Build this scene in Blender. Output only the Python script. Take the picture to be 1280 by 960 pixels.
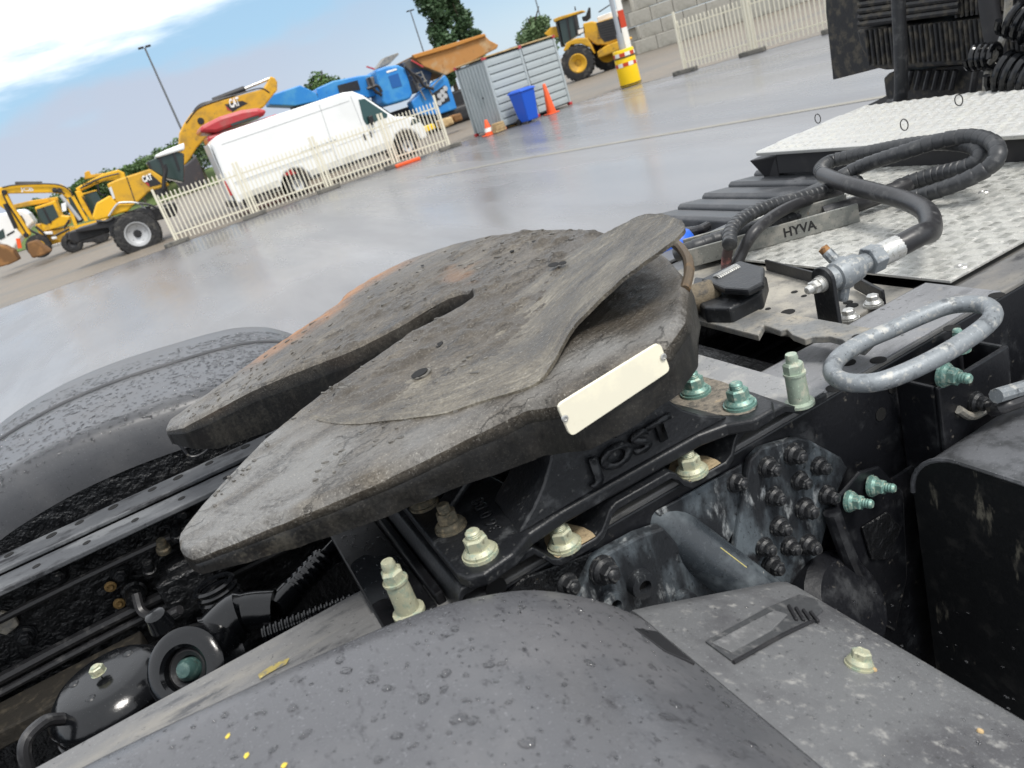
import bpy, bmesh, math, random
from mathutils import Vector, Matrix, noise
V = Vector
random.seed(7)
for o in list(bpy.data.objects): bpy.data.objects.remove(o)
scene = bpy.context.scene
C = scene.collection

# ------------------------------------------------------------------ camera
CAMZ = 1.70; FPX = 960.0
slope = 0.335; roll = math.atan(slope); yaw = math.radians(19.8); pitch = math.radians(21.2077)
fh = V((math.sin(yaw), math.cos(yaw), 0)); upv = V((0, 0, 1))
FWD = fh * math.cos(pitch) - upv * math.sin(pitch)
r0 = FWD.cross(upv).normalized(); u0 = r0.cross(FWD)
s_, c_ = math.sin(roll), math.cos(roll)
RGT = c_ * r0 - s_ * u0; UPC = s_ * r0 + c_ * u0
cam_d = bpy.data.cameras.new('camera'); cam = bpy.data.objects.new('camera', cam_d); C.objects.link(cam)
cam_d.sensor_width = 36; cam_d.sensor_fit = 'HORIZONTAL'; cam_d.lens = 36 * FPX / 1280
cam_d.clip_start = 0.02; cam_d.clip_end = 2000
mw = Matrix((RGT, UPC, -FWD)).transposed().to_4x4(); mw.translation = V((0, 0, CAMZ))
cam.matrix_world = mw
cam_d.dof.use_dof = True; cam_d.dof.focus_distance = 1.25; cam_d.dof.aperture_fstop = 9.0
scene.camera = cam

# ------------------------------------------------------------------ world, sun, exposure
SUN_EL, SUN_AZ = math.radians(58), math.radians(160)      # azimuth clockwise from +Y
w = bpy.data.worlds.new('World'); scene.world = w; w.use_nodes = True
nt = w.node_tree; nt.nodes.clear()
def N(tree, t, **k):
    n = tree.nodes.new(t)
    for a, b in k.items(): setattr(n, a, b)
    return n
def L(tree, a, b): tree.links.new(a, b)
def mixc(tree, fac, a, b):
    m = N(tree, 'ShaderNodeMix', data_type='RGBA')
    for sock, val in ((m.inputs[0], fac), (m.inputs[6], a), (m.inputs[7], b)):
        if hasattr(val, 'links'): L(tree, val, sock)
        else: sock.default_value = val if not isinstance(val, tuple) else (*val[:3], 1)
    return m.outputs[2]
def math_(tree, op, a, b=None, clamp=False):
    m = N(tree, 'ShaderNodeMath', operation=op, use_clamp=clamp)
    for i, v in enumerate((a, b)):
        if v is None: continue
        if hasattr(v, 'links'): L(tree, v, m.inputs[i])
        else: m.inputs[i].default_value = v
    return m.outputs[0]
def smooth(tree, x, lo, hi):
    m = N(tree, 'ShaderNodeMapRange', interpolation_type='SMOOTHSTEP')
    L(tree, x, m.inputs[0]); m.inputs[1].default_value = lo; m.inputs[2].default_value = hi
    return m.outputs[0]
out = N(nt, 'ShaderNodeOutputWorld'); bg = N(nt, 'ShaderNodeBackground')
sky = N(nt, 'ShaderNodeTexSky', sky_type='NISHITA'); sky.sun_disc = False
sky.sun_elevation = SUN_EL; sky.sun_rotation = SUN_AZ; sky.air_density = 1.0; sky.dust_density = 1.2; sky.ozone_density = 1.5
tc = N(nt, 'ShaderNodeTexCoord'); sep = N(nt, 'ShaderNodeSeparateXYZ'); L(nt, tc.outputs['Generated'], sep.inputs[0])
mp = N(nt, 'ShaderNodeMapping'); mp.inputs['Scale'].default_value = (1.6, 1.6, 9.0); L(nt, tc.outputs['Generated'], mp.inputs[0])
n1 = N(nt, 'ShaderNodeTexNoise'); n1.inputs['Scale'].default_value = 2.2; n1.inputs['Detail'].default_value = 7; n1.inputs['Roughness'].default_value = .58
L(nt, mp.outputs[0], n1.inputs[0])
mp2 = N(nt, 'ShaderNodeMapping'); mp2.inputs['Scale'].default_value = (2.0, 2.0, 5.0); mp2.inputs['Location'].default_value = (3.1, 1.7, .4); L(nt, tc.outputs['Generated'], mp2.inputs[0])
n2 = N(nt, 'ShaderNodeTexNoise'); n2.inputs['Scale'].default_value = 3.0; n2.inputs['Detail'].default_value = 5
L(nt, mp2.outputs[0], n2.inputs[0])
el = sep.outputs[2]
wob = math_(nt, 'MULTIPLY', math_(nt, 'SUBTRACT', n1.outputs[0], 0.5), 0.16)
e1 = math_(nt, 'ADD', el, wob)
hi = smooth(nt, e1, .128, .172)                       # high white cloud sheet that covers the rest of the sky
wob2 = math_(nt, 'MULTIPLY', math_(nt, 'SUBTRACT', n2.outputs[0], 0.5), 0.15)
e2 = math_(nt, 'ADD', el, wob2)
lo = smooth(nt, e2, .135, .092)                      # grey bank low over the horizon
xm = smooth(nt, sep.outputs[0], .55, .10)            # the bank thins out towards +X
lo = math_(nt, 'MULTIPLY', lo, xm)
hz_ = mixc(nt, smooth(nt, el, .0, .13), (5.2, 6.3, 7.3), (2.9, 4.7, 6.4))
skyc = mixc(nt, .72, sky.outputs[0], hz_)
c = mixc(nt, math_(nt, 'MULTIPLY', lo, .85), skyc, (4.0, 4.35, 5.2))
cw = mixc(nt, n2.outputs[0], (8.2, 8.5, 9.0), (11.5, 11.6, 11.8))
c = mixc(nt, math_(nt, 'MULTIPLY', hi, .92), c, cw)
L(nt, c, bg.inputs[0]); bg.inputs[1].default_value = 0.088
L(nt, bg.outputs[0], out.inputs[0])
sd = bpy.data.lights.new('sun', 'SUN'); sun = bpy.data.objects.new('sun', sd); C.objects.link(sun)
sd.energy = 2.0; sd.angle = math.radians(16); sd.color = (1, .96, .9)
sdir = V((math.sin(SUN_AZ) * math.cos(SUN_EL), math.cos(SUN_AZ) * math.cos(SUN_EL), math.sin(SUN_EL)))
sun.rotation_euler = sdir.to_track_quat('Z', 'Y').to_euler(); sun.location = (0, 0, 30)
vs = scene.view_settings; vs.view_transform = 'Standard'; vs.look = 'None'; vs.exposure = 0.70; vs.gamma = 1; vs.use_curve_mapping = False

# ------------------------------------------------------------------ picking: photograph pixel -> point of the place
def ray(px, py): return FWD * FPX + RGT * (px - 640) - UPC * (py - 480)
def az(px, py, z):
    d = ray(px, py); return V((0, 0, CAMZ)) + d * ((z - CAMZ) / d.z)
def ay(px, py, y):
    d = ray(px, py); return V((0, 0, CAMZ)) + d * (y / d.y)
def ax(px, py, x):
    d = ray(px, py); return V((0, 0, CAMZ)) + d * (x / d.x)

# ------------------------------------------------------------------ materials
MATS = {}; FINE = True
def mat(name, c, rough=.5, metal=0., layers=(), bump=None, spec=.5, coat=0., emit=None, trans=0., ior=1.45, attr=None):
    if name in MATS: return MATS[name]
    if FINE:
        layers = [(l[0], l[1] * 2.2, *l[2:]) for l in layers]
        if not trans and rough > .05: layers = layers + [(tuple(min(.8, x * 1.8 + .003) for x in c), 330, .58, .72, (1, 1, 1), min(.9, rough + .25)), (tuple(x * .45 for x in c), 150, .60, .70)]
    m = bpy.data.materials.new(name); m.use_nodes = True; t = m.node_tree
    b = t.nodes['Principled BSDF']
    b.inputs['Roughness'].default_value = rough; b.inputs['Metallic'].default_value = metal
    b.inputs['Specular IOR Level'].default_value = spec; b.inputs['Coat Weight'].default_value = coat
    b.inputs['Coat Roughness'].default_value = .08
    b.inputs['Transmission Weight'].default_value = trans; b.inputs['IOR'].default_value = ior
    tcn = N(t, 'ShaderNodeTexCoord')
    col = (*c, 1); rgh = rough
    base = N(t, 'ShaderNodeRGB'); base.outputs[0].default_value = col; cs = base.outputs[0]
    rv = N(t, 'ShaderNodeValue'); rv.outputs[0].default_value = rough; rs = rv.outputs[0]
    for ly in layers:
        lc, sc, l0, l1 = ly[:4]; st = ly[4] if len(ly) > 4 else (1, 1, 1); lr = ly[5] if len(ly) > 5 else None
        mpn = N(t, 'ShaderNodeMapping'); mpn.inputs['Scale'].default_value = st
        mpn.inputs['Location'].default_value = (random.uniform(-9, 9), random.uniform(-9, 9), random.uniform(-9, 9))
        L(t, tcn.outputs['Object'], mpn.inputs[0])
        nn = N(t, 'ShaderNodeTexNoise'); nn.inputs['Scale'].default_value = sc; nn.inputs['Detail'].default_value = 8; nn.inputs['Roughness'].default_value = .62
        L(t, mpn.outputs[0], nn.inputs[0])
        f = smooth(t, nn.outputs[0], l0, l1)
        if len(ly) > 6:      # a layer that follows the upward faces (settled dust)
            g = N(t, 'ShaderNodeNewGeometry'); sp = N(t, 'ShaderNodeSeparateXYZ'); L(t, g.outputs['Normal'], sp.inputs[0])
            f = math_(t, 'MULTIPLY', f, smooth(t, sp.outputs[2], ly[6][0], ly[6][1]))
        cs = mixc(t, f, cs, lc)
        if lr is not None:
            mm = N(t, 'ShaderNodeMix', data_type='FLOAT'); L(t, f, mm.inputs[0]); L(t, rs, mm.inputs[2]); mm.inputs[3].default_value = lr; rs = mm.outputs[0]
    if attr:
        for an, ac in attr:
            at = N(t, 'ShaderNodeAttribute', attribute_name=an); cs = mixc(t, at.outputs['Fac'], cs, ac)
    L(t, cs, b.inputs['Base Color']); L(t, rs, b.inputs['Roughness'])
    if emit: b.inputs['Emission Color'].default_value = (*emit[0], 1); b.inputs['Emission Strength'].default_value = emit[1]
    if bump:
        prev = None
        for (bs, stg, dist, *st) in (bump if isinstance(bump[0], tuple) else (bump,)):
            mpn = N(t, 'ShaderNodeMapping'); mpn.inputs['Scale'].default_value = st[0] if st else (1, 1, 1)
            L(t, tcn.outputs['Object'], mpn.inputs[0])
            nb = N(t, 'ShaderNodeTexNoise'); nb.inputs['Scale'].default_value = bs; nb.inputs['Detail'].default_value = 6
            L(t, mpn.outputs[0], nb.inputs[0])
            bm_ = N(t, 'ShaderNodeBump'); bm_.inputs['Strength'].default_value = stg; bm_.inputs['Distance'].default_value = dist
            L(t, nb.outputs[0], bm_.inputs['Height'])
            if prev: L(t, prev, bm_.inputs['Normal'])
            prev = bm_.outputs[0]
        L(t, prev, b.inputs['Normal'])
    MATS[name] = m; return m

dust = (.17, .155, .13)
M_casting = mat('cast_black', (.0105, .0115, .0135), .40, layers=[((.05, .053, .056), 14, .54, .72, (1, 1, 1), .6), ((.11, .11, .105), 60, .60, .74, (1, 1, 1), .7)], bump=((220, .5, .0012), (35, .25, .003)))
M_frame = mat('frame_black', (.007, .0075, .0095), .36, layers=[((.035, .037, .040), 9, .52, .74, (1, 1, 1), .6), (dust, 26, .62, .78, (1, 1, 1), .8)], bump=((160, .35, .001), (18, .2, .003)))
M_frametop = mat('frame_top_grey', (.21, .215, .225), .42, layers=[((.08, .082, .088), 8, .44, .76, (.6, 2, 1), .4), ((.25, .245, .235), 24, .58, .72, (1, 1, 1), .65), ((.02, .02, .022), 40, .62, .72)], bump=((90, .3, .001),))
M_wetblack = mat('wet_black_plate', (.005, .005, .006), .42, spec=.25, layers=[((.012, .013, .015), 30, .5, .7, (1, 1, 1), .4)], bump=((60, .12, .001),))
M_dirtyblack = mat('greasy_black', (.006, .0065, .0075), .30, layers=[((.035, .036, .038), 18, .56, .76, (1, 1, 1), .7), ((.10, .085, .06), 31, .68, .8, (1, 1, 1), .9)], bump=((45, 1.0, .010), (160, .8, .003)))
M_glossblack = mat('gloss_black', (.0045, .005, .006), .16, layers=[((.028, .028, .028), 14, .60, .78, (1, 1, 1), .5)], bump=((55, .2, .002),))
M_plastic = mat('mudguard_plastic', (.088, .09, .097), .27, layers=[((.12, .12, .126), 2.5, .42, .66, (1, 1, 1), .4), ((.05, .05, .055), 24, .56, .72, (2, 1, 1), .28), ((.22, .21, .2), 90, .70, .78, (.3, 1, 1), .6)], bump=((420, .25, .0006), (30, .12, .002)))
M_plastic_far = mat('mudguard_far_plastic', (.055, .057, .062), .33, layers=[((.075, .076, .08), 3, .42, .66, (1, 1, 1), .4)], bump=((420, .2, .0005),))
M_panel = mat('mudguard_panel_grey', (.135, .138, .142), .40, layers=[((.085, .085, .09), 4, .46, .70, (1, 1, 1), .32), ((.30, .295, .28), 30, .55, .75, (1, 1, 1), .6), ((.06, .055, .05), 60, .66, .76)], bump=((500, .35, .0006), (40, .15, .0015)))
M_rubber = mat('hose_rubber', (.022, .022, .024), .38, layers=[((.075, .075, .075), 25, .52, .72, (1, 1, 1), .6)], bump=((140, .3, .001),))
M_wrap = mat('hose_wrap', (.032, .034, .037), .42, layers=[((.10, .10, .10), 20, .52, .75, (1, 1, 1), .6)], bump=((100, .2, .001),))
M_galv = mat('galvanised_steel', (.23, .25, .265), .5, .35, layers=[((.40, .40, .38), 40, .52, .66, (1, 1, 1), .6), ((.10, .11, .12), 16, .54, .7, (1, 1, 1), .4), ((.42, .37, .27), 70, .68, .76, (1, 1, 1), .8)], bump=((160, .4, .0012),))
M_bar = mat('bar_steel', (.17, .175, .175), .48, .2, layers=[((.36, .325, .26), 7, .38, .72, (1, 1, 1), .7), ((.11, .11, .105), 50, .50, .74), ((.30, .13, .04), 14, .68, .8)], bump=((120, .4, .0015),))
M_alu = mat('bare_aluminium', (.44, .44, .415), .40, .3, layers=[((.33, .33, .30), 7, .48, .68, (1, 1, 1), .5), ((.62, .61, .57), 28, .5, .7, (1, 1, 1), .5), ((.12, .11, .09), 60, .70, .78)], bump=((80, .15, .001),))
M_alutread = mat('aluminium_tread', (.50, .50, .47), .4, .3, layers=[((.25, .25, .23), 12, .48, .68)])
M_walk = mat('walkway_aluminium', (.47, .47, .45), .45, .25, layers=[((.5, .5, .46), 9, .5, .7, (1, 1, 1), .5), ((.2, .19, .17), 50, .70, .78)])
M_green = mat('green_zinc', (.15, .27, .235), .42, .3, layers=[((.42, .47, .38), 60, .48, .66, (1, 1, 1), .6), ((.10, .15, .13), 130, .62, .72)], bump=((300, .3, .0006),))
M_olive = mat('dusty_zinc', (.42, .42, .30), .5, .25, layers=[((.30, .36, .28), 50, .48, .64), ((.24, .20, .13), 120, .6, .74)], bump=((300, .3, .0006),))
M_greenpale = mat('pale_green_zinc', (.33, .40, .32), .45, .2, layers=[((.5, .5, .40), 40, .5, .68), ((.16, .2, .17), 140, .64, .74)], bump=((300, .2, .0006),))
M_dustbolt = mat('dust_covered_bolt', (.10, .09, .065), .7, layers=[((.24, .19, .12), 60, .45, .68)], bump=((200, .5, .001),))
M_blackbolt = mat('black_bolt', (.013, .014, .016), .38, layers=[((.10, .10, .10), 90, .56, .7, (1, 1, 1), .7)], bump=((260, .5, .001),))
M_zinc = mat('bright_zinc', (.55, .55, .53), .35, .7, layers=[((.35, .34, .3), 70, .5, .7)])
M_sand = mat('sand_dust', (.36, .28, .17), .9, layers=[((.22, .17, .10), 60, .45, .65), ((.10, .08, .05), 120, .6, .7)], bump=((200, .6, .001),))
FINE = False
M_name = mat('nameplate_ivory', (.76, .72, .58), .30, 0, layers=[((.62, .58, .44), 40, .64, .78), ((.84, .79, .62), 14, .45, .6)])
FINE = True
M_hole = mat('hole_black', (.004, .004, .004), .8)
M_water = mat('water_drop', (1, 1, 1), .0, trans=1., ior=1.33)
M_puddle = mat('puddle_water', (.02, .022, .025), .02, spec=.9)
M_yellowtape = mat('yellow_paint_strip', (.42, .27, .03), .5, layers=[((.2, .17, .1), 40, .48, .66)])
M_rust = mat('rusty_steel', (.20, .10, .04), .75, layers=[((.33, .17, .06), 40, .48, .64), ((.07, .06, .05), 25, .55, .68)], bump=((120, .5, .002),))
M_hyva = mat('hydraulic_rail_steel', (.20, .205, .19), .42, .3, layers=[((.30, .29, .26), 15, .45, .65), ((.25, .14, .06), 30, .66, .76), ((.1, .1, .1), 50, .6, .72)], bump=((120, .2, .001),))
M_ink = mat('black_ink', (.012, .012, .012), .6)
M_bluecap = mat('blue_plastic', (.03, .13, .62), .35)
M_whitemark = mat('white_mark', (.8, .8, .78), .5)
def plate_mat(name, ramp, pol_amt, attrs, crack):
    m = bpy.data.materials.new(name); m.use_nodes = True; t = m.node_tree; b = t.nodes['Principled BSDF']; tcn = N(t, 'ShaderNodeTexCoord')
    pol = N(t, 'ShaderNodeAttribute', attribute_name='pol')
    def nse(src, sc, st=(1, 1, 1), det=8, ro=.65):
        mpn = N(t, 'ShaderNodeMapping'); mpn.inputs['Scale'].default_value = st; L(t, src, mpn.inputs[0])
        q = N(t, 'ShaderNodeTexNoise'); q.inputs['Scale'].default_value = sc; q.inputs['Detail'].default_value = det; q.inputs['Roughness'].default_value = ro; L(t, mpn.outputs[0], q.inputs[0]); return q
    O = tcn.outputs['Object']
    a = nse(O, 11, (1, 1.5, 1)).outputs[0]; s1 = nse(pol.outputs['Vector'], 1, (75, 9, 1), 8, .7).outputs[0]; f = nse(O, 230, det=4).outputs[0]; s2 = nse(pol.outputs['Vector'], 1, (240, 16, 1), 4, .6).outputs[0]
    v = math_(t, 'ADD', math_(t, 'MULTIPLY', a, .42), math_(t, 'ADD', math_(t, 'MULTIPLY', s1, .34 * pol_amt), math_(t, 'ADD', math_(t, 'MULTIPLY', f, .26), math_(t, 'MULTIPLY', s2, .22 * pol_amt))))
    tot = .42 + .56 * pol_amt + .26; v = math_(t, 'DIVIDE', v, tot)
    cr = N(t, 'ShaderNodeValToRGB'); L(t, v, cr.inputs[0]); els = cr.color_ramp.elements
    while len(els) < len(ramp): els.new(.5)
    for e, (p, c) in zip(els, ramp): e.position = p; e.color = (*c, 1)
    col = cr.outputs[0]
    for an, ac, nm in attrs:
        at = N(t, 'ShaderNodeAttribute', attribute_name=an); fac = at.outputs['Fac']
        if nm:
            fac = math_(t, 'MULTIPLY', fac, smooth(t, v, nm[0], nm[1]))
        col = mixc(t, fac, col, ac)
    # cracked, flaking grease
    warp = nse(O, 22, det=5); wv = N(t, 'ShaderNodeVectorMath', operation='MULTIPLY_ADD'); L(t, warp.outputs['Color'], wv.inputs[0]); wv.inputs[1].default_value = (.05, .05, .05); L(t, O, wv.inputs[2])
    vo = N(t, 'ShaderNodeTexVoronoi', feature='DISTANCE_TO_EDGE'); vo.inputs['Scale'].default_value = 17; mpv = N(t, 'ShaderNodeMapping'); mpv.inputs['Scale'].default_value = (.62, 1.9, 1); L(t, wv.outputs[0], mpv.inputs[0]); L(t, mpv.outputs[0], vo.inputs['Vector'])
    line = smooth(t, vo.outputs[0], .035, .004); msk = smooth(t, nse(O, 7, det=3).outputs[0], .47, .57); line = math_(t, 'MULTIPLY', math_(t, 'MULTIPLY', line, msk), crack)
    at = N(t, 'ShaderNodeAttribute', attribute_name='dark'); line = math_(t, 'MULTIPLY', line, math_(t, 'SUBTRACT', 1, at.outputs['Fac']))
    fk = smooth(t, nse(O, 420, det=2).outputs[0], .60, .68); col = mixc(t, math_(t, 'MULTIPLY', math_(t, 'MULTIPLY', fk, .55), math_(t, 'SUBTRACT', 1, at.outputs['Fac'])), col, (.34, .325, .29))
    col = mixc(t, line, col, (.018, .017, .015)); L(t, col, b.inputs['Base Color'])
    r = N(t, 'ShaderNodeMapRange'); L(t, v, r.inputs[0]); r.inputs[1].default_value = .38; r.inputs[2].default_value = .62; r.inputs[3].default_value = .26; r.inputs[4].default_value = .58; L(t, r.outputs[0], b.inputs['Roughness'])
    b.inputs['Metallic'].default_value = .1
    hv = math_(t, 'ADD', math_(t, 'MULTIPLY', a, .9), math_(t, 'ADD', math_(t, 'MULTIPLY', s1, .5), math_(t, 'MULTIPLY', f, .10)))
    h = math_(t, 'MULTIPLY', math_(t, 'SUBTRACT', hv, math_(t, 'MULTIPLY', line, .45)), math_(t, 'SUBTRACT', 1.12, at.outputs['Fac']))
    bp = N(t, 'ShaderNodeBump'); bp.inputs['Strength'].default_value = .9; bp.inputs['Distance'].default_value = .007; L(t, h, bp.inputs['Height']); L(t, bp.outputs[0], b.inputs['Normal'])
    return m
M_plate = plate_mat('plate_worn_steel', [(.40, (.011, .009, .0065)), (.45, (.034, .027, .019)), (.50, (.062, .051, .037)), (.55, (.098, .083, .063)), (.62, (.18, .162, .132))], .45,
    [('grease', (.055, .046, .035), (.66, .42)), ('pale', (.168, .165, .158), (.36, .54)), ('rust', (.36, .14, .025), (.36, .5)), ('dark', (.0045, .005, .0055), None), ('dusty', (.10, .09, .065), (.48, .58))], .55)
M_liner = plate_mat('worn_liner_steel', [(.40, (.018, .014, .009)), (.45, (.054, .044, .031)), (.50, (.105, .090, .066)), (.55, (.165, .147, .113)), (.62, (.31, .285, .23))], .8, [('grease', (.075, .068, .057), (.60, .44))], .15)
# background
FINE = False
M_yellow = mat('machine_yellow', (.60, .33, .018), .5, layers=[((.36, .21, .035), 1.6, .44, .68, (1, 1, 1), .7), ((.16, .11, .05), 7, .60, .74, (1, 1, 1), .8)])
M_jcb = mat('bright_machine_yellow', (.74, .41, .012), .46, layers=[((.46, .26, .025), 1.8, .48, .70, (1, 1, 1), .7), ((.17, .12, .05), 7, .62, .75, (1, 1, 1), .8)])
M_mblack = mat('machine_black', (.018, .018, .02), .5, layers=[((.08, .075, .07), 3, .55, .75)])
M_tyre = mat('tyre_rubber', (.02, .02, .021), .7, layers=[((.09, .085, .075), 4, .5, .72)], bump=((14, .8, .05),))
M_rim = mat('rim_grey', (.45, .46, .47), .45, .3)
M_glass = mat('cab_glass', (.03, .05, .045), .06, spec=.8)
M_vanglass = mat('van_glass', (.03, .075, .075), .05, spec=.8)
M_white = mat('van_white', (.80, .81, .80), .28, coat=.4, layers=[((.74, .75, .74), .8, .5, .75)])
M_vanshade = mat('van_white_shaded', (.72, .75, .77), .3, coat=.3)  # van white with the shade of its rear side in the colour
M_fence = mat('fence_white', (.70, .66, .53), .42, layers=[((.55, .52, .42), 2, .58, .75)])
M_conc = mat('concrete_block', (.40, .385, .34), .85, layers=[((.28, .27, .23), 1.1, .45, .68), ((.2, .19, .16), 7, .58, .74)], bump=((9, .5, .03),))
M_concdk = mat('concrete_foot', (.16, .15, .13), .8, layers=[((.07, .07, .065), 4, .48, .68)])
M_red = mat('red_paint', (.42, .03, .035), .35, coat=.4, layers=[((.35, .08, .07), 1.5, .5, .7)])
M_blue = mat('machine_blue', (.02, .20, .55), .42, layers=[((.05, .26, .55), 1.2, .45, .65), ((.03, .10, .2), 3, .62, .76)])
M_bin = mat('bin_blue', (.012, .09, .52), .38)
M_orangehop = mat('hopper_rusty_orange', (.40, .19, .055), .7, layers=[((.42, .30, .17), .7, .5, .66), ((.25, .12, .04), 2, .56, .72)])
M_cont = mat('container_grey', (.36, .40, .41), .5, layers=[((.28, .32, .33), 1.2, .48, .7), ((.36, .41, .42), 3, .56, .74)])
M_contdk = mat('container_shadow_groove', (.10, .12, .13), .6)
M_wood = mat('timber', (.46, .33, .17), .75, layers=[((.3, .2, .1), 6, .48, .66)])
M_cone = mat('cone_orange', (.80, .10, .02), .45, layers=[((.6, .1, .03), 4, .55, .7)])
M_signyel = mat('guard_yellow', (.86, .56, .005), .38)
M_redwhite = mat('reflective_white', (.75, .74, .7), .35)
M_redrefl = mat('reflective_red', (.5, .05, .015), .35)
M_steelpole = mat('pole_steel', (.40, .42, .44), .45, .5)
M_darkpole = mat('dark_pole', (.12, .13, .14), .55)
M_brown = mat('earth_brown_bucket', (.16, .08, .03), .8, layers=[((.28, .14, .05), 2, .48, .66)])
M_bark = mat('bark', (.09, .07, .05), .9)
M_leafA = mat('leaf_mid', (.075, .14, .035), .6, layers=[((.035, .075, .022), .6, .45, .62), ((.095, .15, .04), 1.4, .55, .72)])
M_leafB = mat('leaf_dark', (.05, .10, .04), .6, layers=[((.03, .065, .025), .7, .45, .62), ((.085, .14, .055), 1.4, .52, .70)])
M_leafC = mat('leaf_pale', (.11, .17, .075), .6, layers=[((.07, .12, .05), .7, .45, .62)])
M_grass = mat('grass', (.09, .13, .04), .9, layers=[((.17, .15, .08), .2, .5, .7)])

# ------------------------------------------------------------------ mesh helpers
def catmull(pts, n=8):
    pts = [V(p) for p in pts]; out_ = []
    P = [2 * pts[0] - pts[1]] + pts + [2 * pts[-1] - pts[-2]]
    for i in range(1, len(P) - 2):
        a, b, c2, d = P[i - 1:i + 3]
        for k in range(n):
            t = k / n
            out_.append(.5 * ((2 * b) + (c2 - a) * t + (2 * a - 5 * b + 4 * c2 - d) * t * t + (3 * b - a - 3 * c2 + d) * t ** 3))
    out_.append(pts[-1]); return out_
def frame(d):
    d = d.normalized(); a = V((0, 0, 1)) if abs(d.z) < .9 else V((1, 0, 0))
    u = d.cross(a).normalized(); return u, d.cross(u).normalized()
class MB:
    def __init__(s): s.v = []; s.f = []; s.at = {}
    def add(s, vs_, fs):
        k = len(s.v); s.v += [tuple(p) for p in vs_]; s.f += [tuple(i + k for i in f) for f in fs]; return s
    def box(s, x0, x1, y0, y1, z0, z1):
        return s.add([(x, y, z) for x in (x0, x1) for y in (y0, y1) for z in (z0, z1)],
                     [(0, 1, 3, 2), (4, 6, 7, 5), (0, 4, 5, 1), (2, 3, 7, 6), (0, 2, 6, 4), (1, 5, 7, 3)])
    def obox(s, c0, a, b, c1):       # centre and three half axes
        c0, a, b, c1 = V(c0), V(a), V(b), V(c1)
        return s.add([c0 + i * a + j * b + k * c1 for i in (-1, 1) for j in (-1, 1) for k in (-1, 1)],
                     [(0, 1, 3, 2), (4, 6, 7, 5), (0, 4, 5, 1), (2, 3, 7, 6), (0, 2, 6, 4), (1, 5, 7, 3)])
    def bar(s, p, q, wd, th, up=(0, 0, 1)):
        p, q = V(p), V(q); d = q - p; u = d.cross(V(up)).normalized(); n_ = u.cross(d).normalized()
        return s.obox((p + q) / 2, d / 2, u * wd / 2, n_ * th / 2)
    def cyl(s, p, q, r, r2=None, n=16, cap=True):
        p, q = V(p), V(q); r2 = r if r2 is None else r2; u, w_ = frame(q - p)
        ring = [u * math.cos(2 * math.pi * i / n) + w_ * math.sin(2 * math.pi * i / n) for i in range(n)]
        vs_ = [p + e * r for e in ring] + [q + e * r2 for e in ring]
        fs = [(i, (i + 1) % n, n + (i + 1) % n, n + i) for i in range(n)]
        if cap: fs += [tuple(range(n))[::-1], tuple(range(n, 2 * n))]
        return s.add(vs_, fs)
    def tube(s, pts, r, n=10, spl=0, cap=True, rf=None):
        pts = catmull(pts, spl) if spl else [V(p) for p in pts]
        k = len(pts); vs_ = []; u = None
        for i, p in enumerate(pts):
            d = (pts[min(i + 1, k - 1)] - pts[max(i - 1, 0)])
            if d.length < 1e-9: d = V((0, 0, 1))
            d.normalize()
            if u is None: u, _ = frame(d)
            u = (u - d * u.dot(d)).normalized(); w_ = d.cross(u)
            rr = rf(i) if rf else (r[i] if isinstance(r, (list, tuple)) else r)
            vs_ += [p + (u * math.cos(2 * math.pi * j / n) + w_ * math.sin(2 * math.pi * j / n)) * rr for j in range(n)]
        fs = [(i * n + j, i * n + (j + 1) % n, (i + 1) * n + (j + 1) % n, (i + 1) * n + j) for i in range(k - 1) for j in range(n)]
        if cap: fs += [tuple(range(n))[::-1], tuple(range((k - 1) * n, k * n))]
        return s.add(vs_, fs)
    def lathe(s, prof, o=(0, 0, 0), axis=(0, 0, 1), n=24):
        o = V(o); a = V(axis).normalized(); u, w_ = frame(a); vs_ = []; fs = []
        for (r, h) in prof:
            vs_ += [o + a * h + (u * math.cos(2 * math.pi * j / n) + w_ * math.sin(2 * math.pi * j / n)) * max(r, 1e-5) for j in range(n)]
        for i in range(len(prof) - 1):
            fs += [(i * n + j, i * n + (j + 1) % n, (i + 1) * n + (j + 1) % n, (i + 1) * n + j) for j in range(n)]
        return s.add(vs_, fs)
    def prism(s, poly, vec):
        poly = [V(p) for p in poly]; vec = V(vec); n = len(poly)
        return s.add(poly + [p + vec for p in poly],
                     [tuple(range(n)), tuple(range(2 * n - 1, n - 1, -1))] + [(i, n + i, n + (i + 1) % n, (i + 1) % n) for i in range(n)])
    def grid(s, P, wrap=False):
        k = len(P[0]); vs_ = [p for row in P for p in row]; fs = []
        for i in range(len(P) - 1):
            for j in range(k if wrap else k - 1):
                fs.append((i * k + j, i * k + (j + 1) % k, (i + 1) * k + (j + 1) % k, (i + 1) * k + j))
        return s.add(vs_, fs)
    def slab(s, P, Q):               # closed sheet between two grids of the same size
        a, b = len(P), len(P[0]); k0 = len(s.v); s.grid(P); k1 = len(s.v); s.grid([r for r in Q])
        e = [(i, 0) for i in range(a)] + [(a - 1, j) for j in range(1, b)] + [(i, b - 1) for i in range(a - 2, -1, -1)] + [(0, j) for j in range(b - 2, 0, -1)]
        ids = [i * b + j for i, j in e]
        for m in range(len(ids)):
            p, q = ids[m], ids[(m + 1) % len(ids)]; s.f.append((k0 + p, k0 + q, k1 + q, k1 + p))
        return s
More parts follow.
